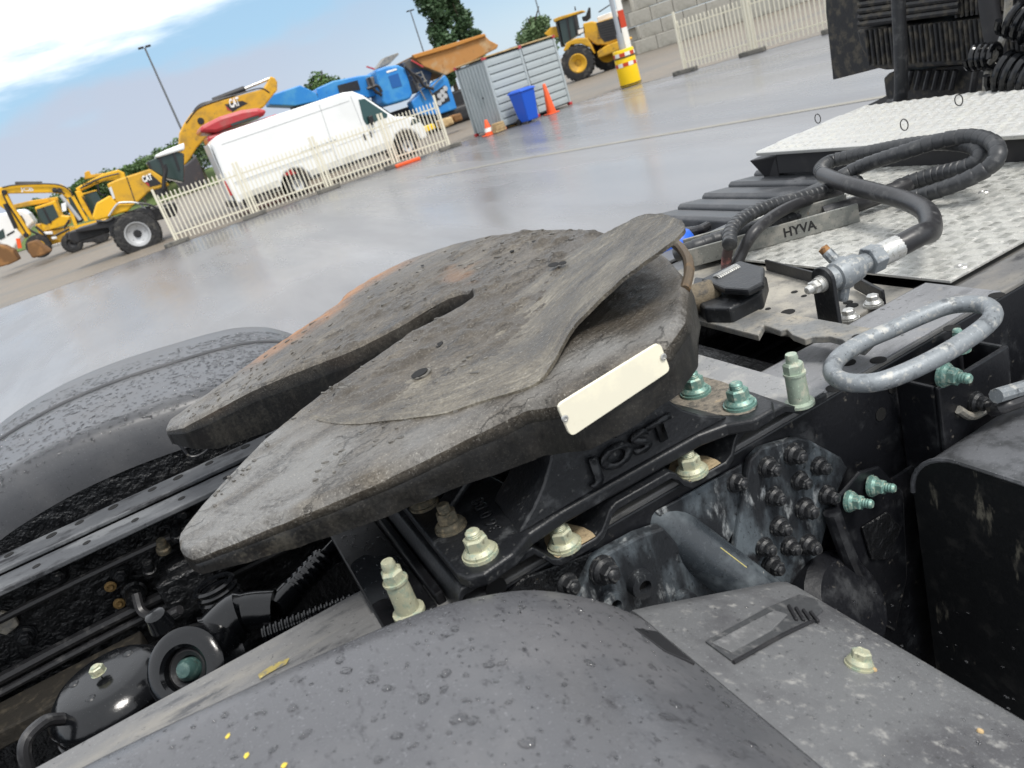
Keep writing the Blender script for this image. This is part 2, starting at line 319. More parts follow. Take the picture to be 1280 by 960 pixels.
    def mesh(s, name, m, sm=35, weld=False):
        me = bpy.data.meshes.new(name); me.from_pydata(s.v, [], s.f)
        bm = bmesh.new(); bm.from_mesh(me)
        if weld: bmesh.ops.remove_doubles(bm, verts=bm.verts, dist=1e-5)
        bmesh.ops.recalc_face_normals(bm, faces=bm.faces); bm.to_mesh(me); bm.free()
        if m: me.materials.append(m)
        if sm:
            for p in me.polygons: p.use_smooth = True
            me.set_sharp_from_angle(angle=math.radians(sm))
        return me
    def build(s, name, m, parent=None, sm=35, bev=0., weld=False, seg=2):
        o = bpy.data.objects.new(name, s.mesh(name, m, sm, weld)); C.objects.link(o)
        if bev:
            b = o.modifiers.new('Bevel', 'BEVEL'); b.width = bev; b.segments = seg; b.limit_method = 'ANGLE'; b.angle_limit = math.radians(38); b.harden_normals = False
        if parent: attach(o, parent)
        return o
def wmat(o):                          # world matrix without a depsgraph update
    m = Matrix.LocRotScale(o.location, o.rotation_euler, o.scale)
    return wmat(o.parent) @ o.matrix_parent_inverse @ m if o.parent else m
def attach(o, p):
    o.parent = p; o.matrix_parent_inverse = wmat(p).inverted()
def tag(o, label, cat=None, group=None, kind=None):
    if label: o['label'] = label
    if cat: o['category'] = cat
    if group: o['group'] = group
    if kind: o['kind'] = kind
    return o
def thing(name, loc, label, cat, group=None):
    o = bpy.data.objects.new(name, None); C.objects.link(o); o.location = loc; o.empty_display_size = .1
    return tag(o, label, cat, group)
def inst(name, me, parent, loc, zaxis=(0, 0, 1), rot=0., scale=1.):
    o = bpy.data.objects.new(name, me); C.objects.link(o)
    q = V(zaxis).to_track_quat('Z', 'Y'); q = q @ Matrix.Rotation(rot, 3, 'Z').to_quaternion()
    o.location = loc; o.rotation_euler = q.to_euler(); o.scale = (scale,) * 3
    attach(o, parent); return o
def text_mesh(body, org, xd, yd, width, depth, m, name, parent, height=None, bold=.02):
    cu = bpy.data.curves.new('lettering', 'FONT'); cu.body = body; cu.size = 1; cu.extrude = 0.0; cu.offset = bold; cu.resolution_u = 3
    tmp = bpy.data.objects.new('tmp', cu); C.objects.link(tmp)
    dg = bpy.context.evaluated_depsgraph_get(); me = bpy.data.meshes.new_from_object(tmp.evaluated_get(dg))
    bpy.data.objects.remove(tmp)
    xs = [v.co.x for v in me.vertices]; ys = [v.co.y for v in me.vertices]
    sx = width / (max(xs) - min(xs)); sy = (height / (max(ys) - min(ys))) if height else sx
    xd, yd = V(xd).normalized(), V(yd); yd = yd.normalized(); nd = xd.cross(yd).normalized(); org = V(org)
    bm = bmesh.new(); bm.from_mesh(me)
    if depth:
        r = bmesh.ops.extrude_face_region(bm, geom=bm.faces[:]); vv = [g for g in r['geom'] if isinstance(g, bmesh.types.BMVert)]
        for v in vv: v.co.z += depth / sx
    for v in bm.verts:
        v.co = org + xd * ((v.co.x - min(xs)) * sx) + yd * ((v.co.y - min(ys)) * sy) + nd * (v.co.z * sx)
    bmesh.ops.recalc_face_normals(bm, faces=bm.faces); bm.to_mesh(me); bm.free(); me.materials.clear(); me.materials.append(m)
    o = bpy.data.objects.new(name, me); C.objects.link(o); attach(o, parent); return o
def interp(t, x):
    if x <= t[0][0]: return t[0][1]
    for (a, b), (c2, d) in zip(t, t[1:]):
        if x <= c2: return b + (d - b) * (x - a) / max(c2 - a, 1e-9)
    return t[-1][1]
def nz(*p): return noise.noise(V(p))
def fbm(x, y, z, o=4): return noise.fractal(V((x, y, z)), .9, 2.1, o)

# ================================================================== GROUND
def ground_mat():
    m = bpy.data.materials.new('wet_asphalt'); m.use_nodes = True; t = m.node_tree; b = t.nodes['Principled BSDF']
    tcn = N(t, 'ShaderNodeTexCoord')
    def nse(sc, st, det=6):
        mpn = N(t, 'ShaderNodeMapping'); mpn.inputs['Scale'].default_value = st; mpn.inputs['Rotation'].default_value = (0, 0, -.75); L(t, tcn.outputs['Object'], mpn.inputs[0])
        q = N(t, 'ShaderNodeTexNoise'); q.inputs['Scale'].default_value = sc; q.inputs['Detail'].default_value = det; q.inputs['Roughness'].default_value = .6
        L(t, mpn.outputs[0], q.inputs[0]); return q.outputs[0]
    a = nse(.35, (1, .35, 1)); g = nse(60, (1, 1, 1), 3); d = nse(.8, (1, .16, 1))
    c = mixc(t, smooth(t, a, .38, .62), (.115, .117, .128), (.165, .164, .17))
    c = mixc(t, math_(t, 'MULTIPLY', smooth(t, d, .5, .8), .6), c, (.15, .148, .153))
    c = mixc(t, math_(t, 'MULTIPLY', g, .35), c, (.07, .07, .07))
    L(t, c, b.inputs['Base Color'])
    r = N(t, 'ShaderNodeMapRange'); L(t, d, r.inputs[0]); r.inputs[1].default_value = .35; r.inputs[2].default_value = .65; r.inputs[3].default_value = .20; r.inputs[4].default_value = .36
    pu = nse(.22, (1, .5, 1), 5); pm = smooth(t, pu, .52, .62)
    mm = N(t, 'ShaderNodeMix', data_type='FLOAT'); L(t, pm, mm.inputs[0]); L(t, r.outputs[0], mm.inputs[2]); mm.inputs[3].default_value = .21
    L(t, mm.outputs[0], b.inputs['Roughness'])
    bp = N(t, 'ShaderNodeBump'); bp.inputs['Strength'].default_value = .12; bp.inputs['Distance'].default_value = .003; L(t, g, bp.inputs['Height']); L(t, bp.outputs[0], b.inputs['Normal'])
    return m
def paver_mat():
    m = bpy.data.materials.new('brick_pavers'); m.use_nodes = True; t = m.node_tree; b = t.nodes['Principled BSDF']
    tcn = N(t, 'ShaderNodeTexCoord'); br = N(t, 'ShaderNodeTexBrick'); br.inputs['Scale'].default_value = 1.0
    br.inputs['Brick Width'].default_value = .22; br.inputs['Row Height'].default_value = .11; br.inputs['Mortar Size'].default_value = .006
    br.inputs['Color1'].default_value = (.20, .165, .125, 1); br.inputs['Color2'].default_value = (.155, .135, .11, 1); br.inputs['Mortar'].default_value = (.085, .075, .06, 1)
    L(t, tcn.outputs['Object'], br.inputs[0])
    q = N(t, 'ShaderNodeTexNoise'); q.inputs['Scale'].default_value = .5; q.inputs['Detail'].default_value = 6
    mpn = N(t, 'ShaderNodeMapping'); mpn.inputs['Scale'].default_value = (.25, 1, 1); L(t, tcn.outputs['Object'], mpn.inputs[0]); L(t, mpn.outputs[0], q.inputs[0])
    c = mixc(t, smooth(t, q.outputs[0], .45, .66), br.outputs[0], (.13, .12, .105))
    L(t, c, b.inputs['Base Color']); b.inputs['Roughness'].default_value = .62
    return m
MB().add([(-900, -900, 0), (900, -900, 0), (900, 900, 0), (-900, 900, 0)], [(0, 1, 2, 3)]).build('ground', ground_mat(), sm=0)['kind'] = 'structure'
MB().add([(-200, 26.45, .004), (10.2, 25.9, .004), (15.6, 23.9, .004), (16.9, 20.2, .004), (19.0, 15.2, .004), (200, -60, .004), (260, 260, .004), (-260, 260, .004)], [tuple(range(8))]).build('paver_yard', paver_mat(), sm=0)['kind'] = 'structure'
def strip(name, pts, wd, z, m):
    b = MB(); P = []
    for i, p in enumerate(pts):
        a = V(pts[max(i - 1, 0)]); c2 = V(pts[min(i + 1, len(pts) - 1)]); d = (c2 - a).normalized(); n_ = V((-d.y, d.x, 0))
        P.append([V((p[0], p[1], z)) + n_ * wd / 2, V((p[0], p[1], z)) - n_ * wd / 2])
    b.grid(P); o = b.build(name, m, sm=0); o['kind'] = 'structure'; return o
M_joint = mat('joint_concrete', (.23, .22, .19), .6, layers=[((.17, .16, .14), 2.5, .46, .66)])
g0, g1, g2 = az(600, 208, 0), az(645, 200, 0), az(1112, 120, 0)
strip('concrete_joint', [(g1.x - .9, g1.y + 3.2), (g1.x, g1.y), ((g1.x + g2.x) / 2, (g1.y + g2.y) / 2), (g2.x, g2.y), (g2.x + 1.6, g2.y - 7)], .16, .005, M_joint)

FINE = True
# ================================================================== THE TRUCK
CY_ = 1.145                                            # chassis centre line
truck = thing('tractor_truck', (0.3, CY_, 0), 'black tractor truck chassis with greasy fifth wheel, grey mudguards and aluminium catwalk', 'truck')

# --- shared bolts
def hexpts(r, z, rot=0): return [(r * math.cos(math.pi / 3 * i + rot), r * math.sin(math.pi / 3 * i + rot), z) for i in range(6)]
def bolt_mesh(name, m, r=.0138, fl=.0185, hh=.0145, tip=.009, washer=.004):
    b = MB()
    b.lathe([(0, 0), (fl * 1.12, 0), (fl * 1.12, washer), (fl, washer), (fl, washer + .003), (r * 1.06, washer + .007), (0, washer + .007)], n=20)
    z0 = washer + .006
    b.add(hexpts(r, z0) + hexpts(r, z0 + hh * .86) + hexpts(r * .82, z0 + hh), [tuple(range(12, 18))] + [(i, (i + 1) % 6, 6 + (i + 1) % 6, 6 + i) for i in range(6)] + [(6 + i, 6 + (i + 1) % 6, 12 + (i + 1) % 6, 12 + i) for i in range(6)])
    if tip:
        prof = [(0, z0 + hh - .002)]; zt = z0 + hh - .001
        for k in range(4): prof += [(r * .62, zt + tip * k / 4), (r * .56, zt + tip * (k + .5) / 4)]
        prof += [(r * .45, zt + tip), (0, zt + tip)]; b.lathe(prof, n=14)
    return b.mesh(name, m, 30)
ME_green = bolt_mesh('green_bolt', M_green); ME_olive = bolt_mesh('olive_bolt', M_olive); ME_pale = bolt_mesh('pale_bolt', M_greenpale)
ME_dusty = bolt_mesh('dusty_bolt', M_dustbolt, tip=.012); ME_black = bolt_mesh('black_bolt', M_blackbolt, r=.0125, fl=.017, hh=.012, tip=.008)
ME_blackL = bolt_mesh('black_bolt_long', mat('stained_bolt', (.017, .018, .02), .42, layers=[((.13, .13, .125), 60, .52, .68, (1, 1, 1), .7)], bump=((260, .6, .001),)), r=.0105, fl=.0142, hh=.0105, tip=.005)
ME_stud = bolt_mesh('green_stud', M_green, r=.012, fl=.0155, hh=.012, tip=.016)
ME_zinc = bolt_mesh('zinc_bolt', M_zinc, r=.010, fl=.014, hh=.009, tip=0)
ME_spacer = None
b = MB(); b.lathe([(0, 0), (.024, 0), (.024, .004), (.0175, .006), (.0165, .04), (.0165, .043), (.0185, .044), (.0185, .047), (0, .047)], n=20)
b.add(hexpts(.0165, .046) + hexpts(.0165, .058) + hexpts(.0135, .061), [tuple(range(12, 18))] + [(i, (i + 1) % 6, 6 + (i + 1) % 6, 6 + i) for i in range(6)] + [(6 + i, 6 + (i + 1) % 6, 12 + (i + 1) % 6, 12 + i) for i in range(6)])
b.lathe([(0, .06), (.0105, .06), (.0098, .064), (.0105, .067), (.009, .072), (0, .072)], n=16)
b.v = [(x * .78, y * .78, z) for x, y, z in b.v]; ME_spacer = b.mesh('spacer_bolt', M_greenpale, 30)
def spacer_copy(m):
    me = ME_spacer.copy(); me.materials.clear(); me.materials.append(m); return me
ME_spacer_o = spacer_copy(M_olive)
ME_disc = MB().lathe([(0, 0), (1, 0), (1, .0006), (0, .0006)], n=20).mesh('hole', M_hole, 0)
def hole(parent, p, r, zax=(0, 0, 1)):  # a hole's darkness is a flat black disc laid on the surface
    o = inst('bolt_hole_disc', ME_disc, parent, p, zax); o.scale = (r, r, 1); return o

# --- frame rails
M_nearrail = mat('near_rail_top', (.13, .13, .13), .4, layers=[((.20, .19, .17), 5, .46, .68, (.5, 1.5, 1), .5), ((.045, .046, .05), 9, .52, .70, (.6, 2, 1), .3)], bump=((90, .3, .001),))
M_railtop = mat('rail_top_dirty', (.068, .072, .078), .38, layers=[((.13, .135, .14), 5, .46, .66, (.5, 1.5, 1), .5), ((.015, .015, .017), 9, .52, .68, (.6, 2, 1), .3)], bump=((90, .3, .001),))
def rail(side):
    s = -1 if side == 'near' else 1
    Y = lambda v: CY_ + s * v
    b = MB(); x0, x1 = -2.2, 3.6
    web = sorted((Y(.425), Y(.417)))
    b.box(x0, x1, web[0], web[1], .885, 1.183)
    lo_ = sorted((Y(.417), Y(.345))); b.box(x0, x1, lo_[0], lo_[1], .885, .893)
    o = b.build('frame_rail', M_frame if s < 0 else M_dirtyblack, truck, sm=0, bev=.003)
    b = MB(); y = sorted((Y(.4255), Y(.35))); b.box(x0, x1, y[0], y[1], 1.183, 1.191)
    t1 = b.build('top_flange', M_railtop if s > 0 else M_nearrail, o, sm=0, bev=.002)
    b = MB(); y = sorted((Y(.347), Y(.278))); b.box(x0, x1, y[0], y[1], 1.172, 1.182)
    b.build('inner_angle', M_railtop if s > 0 else M_nearrail, o, sm=0, bev=.002)
    if s < 0: MB().box(.66, 1.04, Y(.4245), Y(.30), 1.1912, 1.1930).build('bare_strip', M_frametop, o, sm=0)
    return o
rail_n = rail('near'); rail_f = rail('far')
tag(rail_n, 'frame rail beside the smooth grey mudguard with the latch'); tag(rail_f, 'frame rail under the horn tip with a row of holes')
for i in range(26):                                   # row of holes on the far flange
    x = -1.15 + i * .062 + (.012 if i % 3 == 0 else 0)
    hole(rail_f, (x, CY_ + .405, 1.1912), .0085 if i % 2 else .010)
for i in range(9): hole(rail_f, (-.5 + i * .085, CY_ + .312, 1.1822), .007)
for p in [az(1043, 487, 1.191), az(1190, 412, 1.191), az(1098, 452, 1.191), az(1246, 371, 1.191), az(1060, 455, 1.191)]:
    hole(rail_n, (p.x, p.y, 1.1932), .011)
for x, z in ((.77, 1.115), (.80, 1.145), (1.0, 1.1)): hole(rail_n, (x, CY_ - .4256, z), .010, (0, -1, 0))
for x, z in ((-.42, 1.115), (-.33, 1.06), (-.52, 1.03), (-.62, 1.12), (-.18, 1.12), (-.06, 1.07), (-.72, 1.06), (-.25, .98)):   # rivets on far web
    inst('rivet', ME_black, rail_f, (x, CY_ + .417, z), (0, -1, 0), random.random())
# long cables and lines along the far web
for k, (zz, rr) in enumerate(((1.13, .006), (1.085, .008), (.98, .011), (.955, .008))):
    MB().tube([(-2, CY_ + .40, zz), (-1, CY_ + .395, zz - .008), (-.4, CY_ + .40, zz + .004), (.1, CY_ + .39, zz), (.9, CY_ + .40, zz)], rr, 8, 6).build('cable', M_rubber, rail_f)

# --- crossmembers, axle, wheels under the mudguards
b = MB(); b.cyl((-.2, -.05, .62), (-.2, 2.35, .62), .095, n=20); b.lathe([(.10, -.22), (.19, -.15), (.235, 0), (.19, .15), (.10, .22)], (-.2, CY_, .62), (0, 1, 0), 24)
b.build('drive_axle', M_dirtyblack, truck, bev=0)
def crossmember(x, w_=.07):
    b = MB(); b.box(x - w_ / 2, x + w_ / 2, CY_ - .417, CY_ + .417, .90, .915); b.box(x - .004, x + .004, CY_ - .416, CY_ + .416, .915, 1.14); b.box(x - w_ / 2, x + w_ / 2, CY_ - .415, CY_ + .415, 1.14, 1.15)
    return b.build('crossmember', M_dirtyblack, truck, sm=0, bev=.004)
for x in (-1.1, .28, .74, 1.6): crossmember(x)
MB().cyl((-.2, CY_, .72), (3.2, CY_, .86), .06, n=18).build('drive_shaft', M_dirtyblack, truck)
def wheel_set(yc, wd=.28):
    prof = [(.20, -wd / 2), (.30, -wd / 2), (.44, -wd * .48), (.505, -wd * .42), (.53, -wd * .3), (.535, 0), (.53, wd * .3), (.505, wd * .42), (.44, wd * .48), (.30, wd / 2), (.20, wd / 2)]
    o = MB().lathe(prof, (-.2, yc, .535), (0, 1, 0), 40).build('wheel', M_tyre, truck)
    MB().lathe([(0, -.06), (.15, -.06), (.22, -.1), (.29, -.12), (.29, .12), (.22, .1), (.15, .06), (0, .06)], (-.2, yc, .535), (0, 1, 0), 32).build('rim', M_mblack, o)
for yc in (.06, .40, 1.89, 2.23): wheel_set(yc)
# added sheet under the chassis, made up to darken the inside and hide the ground
MB().prism([(-1.9, CY_ - .34, .80), (.9, CY_ - .34, .74), (.9, CY_ + .34, .74), (-1.9, CY_ + .34, .80)], (0, 0, -.02)).build('added_dark_floor', M_dirtyblack, truck, sm=0)

# --- fifth wheel top plate
TILT = .125
def zpl(x): return 1.40 + TILT * (x - .383)
V_OUT = [(-.125, .25), (-.121, .275), (-.112, .298), (-.05, .328), (.09, .392), (.19, .42), (.258, .44), (.276, .462), (.292, .488), (.33, .498), (.41, .50), (.455, .475), (.524, .40), (.565, .31), (.595, .19), (.609, .09), (.613, .0)]
V_INN = [(-.125, .25), (-.119, .225), (-.112, .212), (-.085, .177), (-.048, .141), (.008, .090), (.061, .062), (.105, .044), (.14, .036), (.237, .016), (.29, .012), (.34, .020), (.37, .023), (.39, .017), (.40, 0), (.62, 0)]
V_INF = [(-.125, .25), (-.12, .222), (-.094, .189), (.029, .171), (.089, .142), (.132, .115), (.18, .082), (.21, .067), (.25, .059), (.29, .052), (.34, .056), (.37, .050), (.39, .032), (.40, 0), (.62, 0)]
V_IN = V_INN
SK_OUT = [(-.125, .016), (0, .032), (.15, .042), (.25, .056), (.285, .054), (.42, .052), (.62, .055)]
SK_IN = [(-.125, .022), (-.06, .06), (.1, .09), (.4, .09), (.62, .08)]
def sstep(a, b_, x):
    t = max(0, min(1, (x - a) / (b_ - a))); return t * t * (3 - 2 * t)
def grease_h(x, y):
    """height of caked grease ridges above the bare plate, in metres, and how greasy the spot is"""
    dx, dy = x - .36, y - CY_; r = math.hypot(dx, dy); th = math.atan2(dy, dx)
    wx = .03 * fbm(x * 9, y * 9, 2.2); rr = r + wx
    ridge = 1 - abs(nz(rr * 46, th * 2.3, 1.1)); ridge = ridge ** 6
    big = fbm(x * 7, y * 7, 5.0)
    mask = sstep(.40, .16, r) * .9 + .25
    mask *= sstep(-.35, .25, big + .15)
    clump = max(0, fbm(x * 26, y * 26, 9.3, 5) - .12)
    h = mask * (.0045 * ridge * (.5 + .5 * nz(x * 30, y * 30, 4)) + .009 * clump)
    return h, min(1, mask * (.55 + .6 * big + .5 * clump * 3))
def plate_half(s, b, ats):
    V_IN = V_INN if s < 0 else V_INF
    xs = []
    for a, c2, n in ((-.125, -.10, 8), (-.10, .30, 72), (.30, .38, 18), (.38, .40, 10), (.40, .46, 14), (.46, .595, 28), (.595, .613, 7)):
        xs += [a + (c2 - a) * k / n for k in range(n)]
    xs.append(.613); M_ = 76
    top = []; 
    for x in xs:
        vi, vo = interp(V_IN, x), interp(V_OUT, x); vi = min(vi, vo); row = []
        for j in range(M_ + 1):
            t = j / M_
            t = t + .35 * math.sin(2 * math.pi * t) / (2 * math.pi) * -1 if False else t
            v = vi + (vo - vi) * t; y = CY_ + s * v
            h, g = grease_h(x, y)
            edge = min(v - vi if (vi > .0005 and x < .398) else 9, vo - v, (x + .125) * 1.3)
            rnd = (.010 if vo - v < .02 else .004) * (1 - min(1, edge / .014)) ** 2 if edge < .014 else 0
            h *= min(1, max(0, edge) / .02)
            far = 0
            if s > 0:          # far rim is bevelled away
                far = .006 * sstep(.055, 0, vo - v)
            z = zpl(x) + h - rnd - far + .0008 * nz(x * 60, y * 60, 0)
            if s < 0 and x > .36:      # hollow under the lifted liner
                z -= .004 * sstep(.36, .42, x) * sstep(.06, .12, v) * sstep(.0, .05, vo - v)
            row.append(V((x, y, z)))
            horn = sstep(.12, .0, x) * .9
            pale = max(0, min(1, (horn if s < 0 else horn * .55) * (.65 + .9 * fbm(x * 14, y * 30, 7)) + .75 * sstep(.28, .40, math.hypot(x - .36, v)) * (.5 + fbm(x * 8, y * 12, 3)) * (1 if s < 0 else .45)))
            rust = (sstep(.12, .02, vo - v + .012 * nz(x * 12, y * 12, 4)) * sstep(.02, .1, x) * sstep(.50, .34, x) * (.75 + .5 * nz(x * 25, y * 25, 6)) if s > 0 else 0) + (.22 * sstep(.04, 0, math.hypot(x - .43, (v - .14) * .4) + .03 * nz(x * 30, y * 30, 2)) if s > 0 else 0)
            if s < 0 and x > .37 and v > .10: hol = sstep(.37, .43, x) * sstep(.10, .16, v) * sstep(.03, .07, vo - v); g = max(g, hol); pale *= 1 - hol
            ats['grease'].append(max(0, min(1, g))); ats['pale'].append(pale); ats['rust'].append(max(0, min(1, rust))); ats['dark'].append(0)
        top.append(row)
    b.grid(top)
    nb = 4
    for row_edge, sk, jj in ((-1, SK_OUT, M_), (0, SK_IN, 0)):
        P = []
        for i, x in enumerate(xs):
            if jj == 0 and interp(V_IN, x) < .001 and x > .40:
                continue
            p = top[i][jj]; d = interp(sk, x); r_ = []
            for k in range(nb + 1):
                q = p + V((0, 0, -d * k / nb)); off = .003 * nz(q.x * 30, q.z * 60, q.y * 9)
                if jj: q.y += s * (off + .004 * (k > 0))
                if k == 0: q = p.copy()
                r_.append(q)
                e = 1 if k else .3
                if jj:
                    dd = (.95 if k else .15)
                    hornp = 0
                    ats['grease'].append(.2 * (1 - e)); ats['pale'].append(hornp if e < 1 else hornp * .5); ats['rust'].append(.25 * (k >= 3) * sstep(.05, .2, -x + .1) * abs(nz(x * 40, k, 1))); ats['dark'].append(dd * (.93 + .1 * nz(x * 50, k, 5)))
                else:
                    ats['grease'].append(.7); ats['pale'].append(0); ats['rust'].append(.25 * max(0, nz(x * 14, k * .6, 8))); ats['dark'].append(.95 if k else .5)  # slot wall darkened in the colour, standing in for its deep shade
            P.append(r_)
        if len(P) > 1: b.grid(P)
    # underside
    P = []
    for i, x in enumerate(xs[::3]):
        vi, vo = min(interp(V_IN, x), interp(V_OUT, x)), interp(V_OUT, x)
        P.append([V((x, CY_ + s * vi, zpl(x) - interp(SK_IN, x))), V((x, CY_ + s * vo, zpl(x) - interp(SK_OUT, x)))])
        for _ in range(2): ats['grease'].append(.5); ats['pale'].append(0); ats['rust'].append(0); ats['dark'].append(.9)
    b.grid(P)
def set_attrs(me, ats):
    for k, vals in ats.items():
        a = me.attributes.new(k, 'FLOAT', 'POINT'); a.data.foreach_set('value', vals)
ats = {k: [] for k in ('grease', 'pale', 'rust', 'dark')}  # dark: shade of skirt, slot walls and underside put into the colour
def set_pol(me):
    a = me.attributes.new('pol', 'FLOAT_VECTOR', 'POINT'); buf = []
    for v in me.vertices:
        dx_, dy_ = v.co.x - .36, v.co.y - CY_; r_ = math.hypot(dx_, dy_); w0 = .02 * nz(v.co.x * 6, v.co.y * 6, 1.5)
        buf += [r_ + w0, math.atan2(dy_, dx_) * .3, v.co.z * 2]
    a.data.foreach_set('vector', buf)
b = MB(); plate_half(-1, b, ats); plate_half(1, b, ats)
plate = b.build('fifth_wheel_plate', M_plate, truck, sm=50)
set_attrs(plate.data, ats); set_pol(plate.data)
a_ = plate.data.attributes.new('dusty', 'FLOAT', 'POINT'); a_.data.foreach_set('value', [(.5 * d_ * sstep(.08, -.10, v.co.x) + .03 * d_) if v.co.y < CY_ - .2 else .1 * d_ for d_, v in zip(ats['dark'], plate.data.vertices)])
tag(plate, 'worn greasy steel fifth wheel plate with two tapered horns and open slot')
def zp(px, py, lift=0.):
    z = 1.4
    for _ in range(25):
        p = az(px, py, z); z = .5 * z + .5 * (zpl(p.x) + lift)
    return az(px, py, zpl(p.x) + lift)
# --- curled liner sheet on the near half
stn = [((368, 519), 0, (402, 497), 0), ((425, 530), .001, (440, 482), 0), ((493, 525), .002, (492, 458), .0), ((552, 517), .002, (548, 425), .0), ((596, 503), .003, (592, 402), .0), ((640, 490), .004, (632, 380), .0),
       ((680, 469), .005, (662, 355), .0), ((717, 407), .018, (690, 334), .001), ((757, 367), .036, (712, 318), .004), ((790, 339), .052, (735, 303), .012), ((822, 315), .062, (757, 291), .024), ((845, 298), .068, (775, 281), .038), ((856, 285), .070, (802, 269), .052), ((852, 275), .070, (828, 266), .062)]
Nn = catmull([zp(*a, l) for a, l, _, _ in stn], 7); Ii = catmull([zp(*c2, l - .0015) for _, _, c2, l in stn], 7)
P = []; la = []; Kt = 36
for i, (pn, pi) in enumerate(zip(Nn, Ii)):
    row = []
    for j in range(Kt + 1):
        t = j / Kt; p = pi.lerp(pn, t)
        base = zpl(p.x); liftI, liftN = pi.z - zpl(pi.x), pn.z - zpl(pn.x)
        lift = liftI + (liftN - liftI) * (t ** 1.35)
        p.z = base + lift + .0012 * nz(p.x * 22, p.y * 60, 3) + .0008 * fbm(p.x * 50, p.y * 120, 1)
        if j == 0: p.z = min(p.z, base + liftI + .0005)
        streak = max(0, nz(t * 9 + .4 * nz(i * .08, 0, 2), i * .035, 5)) * 1.3
        la.append(min(1, .15 + streak + .55 * sstep(.30, 0, t) + (.25 if i > 80 else 0)))
        row.append(p)
    P.append(row)
Q = [[p + V((0, 0, -.005)) for p in r] for r in P]
b = MB(); b.slab(P, Q)
liner = b.build('wear_liner', M_liner, plate, sm=40)
set_attrs(liner.data, {'grease': la + [.8] * len(la)})
a = liner.data.attributes.new('pol', 'FLOAT_VECTOR', 'POINT'); buf = []
for _ in range(2):
    for i in range(len(P)):
        for j in range(Kt + 1): buf += [j / Kt * .22, i / len(P) * .55, 0]
a.data.foreach_set('vector', buf)
tag(liner, 'worn steel wear liner curled up and lifted off the plate at its front')
# grease flakes and crumbs caked on the plate
fl = MB()
for k in range(420):
    x = random.uniform(-.08, .6); s = random.choice((-1, -1, 1)); V_IN = V_INN if s < 0 else V_INF; vi, vo = interp(V_IN, x), interp(V_OUT, x)
    v = random.uniform(vi + .012, vo - .05) if vo - vi > .04 else None
    if v is None or (s < 0 and (x > .30 and v > .1 or .05 < v - vi < .22)): continue
    r = random.uniform(.0012, .0042) * (1.6 if random.random() < .08 else 1); a0 = math.atan2(s * v, x - .36) + math.pi / 2 + random.uniform(-.5, .5)
    h = random.uniform(.0006, .0016); z = zpl(x) + grease_h(x, CY_ + s * v)[0]; n = 7; ring = []
    el_ = random.uniform(1.2, 3.2)
    for q in range(n):
        an = 2 * math.pi * q / n; rr = r * random.uniform(.6, 1.2); u_, w_ = math.cos(an) * rr * el_, math.sin(an) * rr
        ring.append((x + u_ * math.cos(a0) - w_ * math.sin(a0), CY_ + s * v + u_ * math.sin(a0) + w_ * math.cos(a0)))
    fl.add([(p[0], p[1], z - .002) for p in ring] + [(x + (p[0] - x) * .75, CY_ + s * v + (p[1] - CY_ - s * v) * .75, z + h * random.uniform(.7, 1.2)) for p in ring] + [(x, CY_ + s * v, z + h)],
           [(i, (i + 1) % n, n + (i + 1) % n, n + i) for i in range(n)] + [(n + i, n + (i + 1) % n, 2 * n) for i in range(n)])
M_grease = mat('caked_grease', (.06, .055, .047), .5, layers=[((.16, .15, .13), 30, .45, .65), ((.02, .02, .018), 60, .55, .7)], bump=((180, .5, .001),))
fo = fl.build('grease_flakes', M_grease, plate, sm=30); fo['kind'] = 'stuff'
# plate screws and holes, their inner shade laid on as black discs
ME_screw = MB().lathe([(0, .0), (.0095, .0), (.0105, .0008), (.0125, .0002), (.0128, -.003)], n=20).mesh('plate_screw', M_grease, 40)
for (px, py, l) in ((426, 491, .0012), (525, 467, .0025), (545, 433, .0)):
    p = zp(px, py, l); o = inst('plate_screw', ME_screw, plate, p + V((.002, -.003, 0)), (-TILT, 0, 1)); q = inst('bolt_hole_disc', ME_disc, plate, p + V((0, .002, .0003)), (-TILT, 0, 1)); q.scale = (.012, .012, 1)
for (px, py, r, l) in ((692, 331, .016, .006), (703, 329, .012, .007), (756, 318, .006, .02), (668, 302, .009, .003), (640, 314, .008, .003), (528, 332, .007, .003)):
    p = zp(px, py, l); o = inst('bolt_hole_disc', ME_disc, plate, p, (-TILT, 0, 1)); o.scale = (r * .8, r * .45, 1)
# rusty rim at the front of the near half
rim_px = [((842, 303), .010), ((852, 312), .010), ((860, 326), .006), ((861, 343), .0), ((856, 362), -.006)]
MB().tube([zp(p[0], p[1], l) for p, l in rim_px], .0065, 10, 6).build('front_rim', mat('greasy_brown_rim', (.10, .075, .05), .55, layers=[((.24, .14, .06), 20, .48, .66), ((.03, .028, .025), 30, .55, .7)]), plate)
# nameplate with two rivets
yN = CY_ - .508
npx = [(697, 507), (825, 428), (838, 463), (714, 546)]
q = [ay(x, y, yN) for x, y in npx]
cx_ = sum(q, V()) / 4
def rounded(q, r=.006):
    out_ = []
    for i in range(4):
        a, b_, c2 = q[i - 1], q[i], q[(i + 1) % 4]; d1 = (a - b_).normalized(); d2 = (c2 - b_).normalized()
        for k in range(4):
            t = k / 3; out_.append(b_ + d1 * r * (1 - t) ** 2 + d2 * r * t ** 2)
    return out_
npl = MB().prism(rounded(q), (0, .004, 0)).build('nameplate', M_name, plate, sm=0)
tag(npl, 'blank ivory nameplate with a rivet at each end')
for px, py in ((706, 523), (829, 446)):
    p = ay(px, py, yN - .0005); MB().lathe([(.0038, 0), (.0036, .0012), (.0022, .0015), (.002, .0006), (0, .0006)], p, (0, -1, 0), 14).build('rivet', M_zinc, npl)
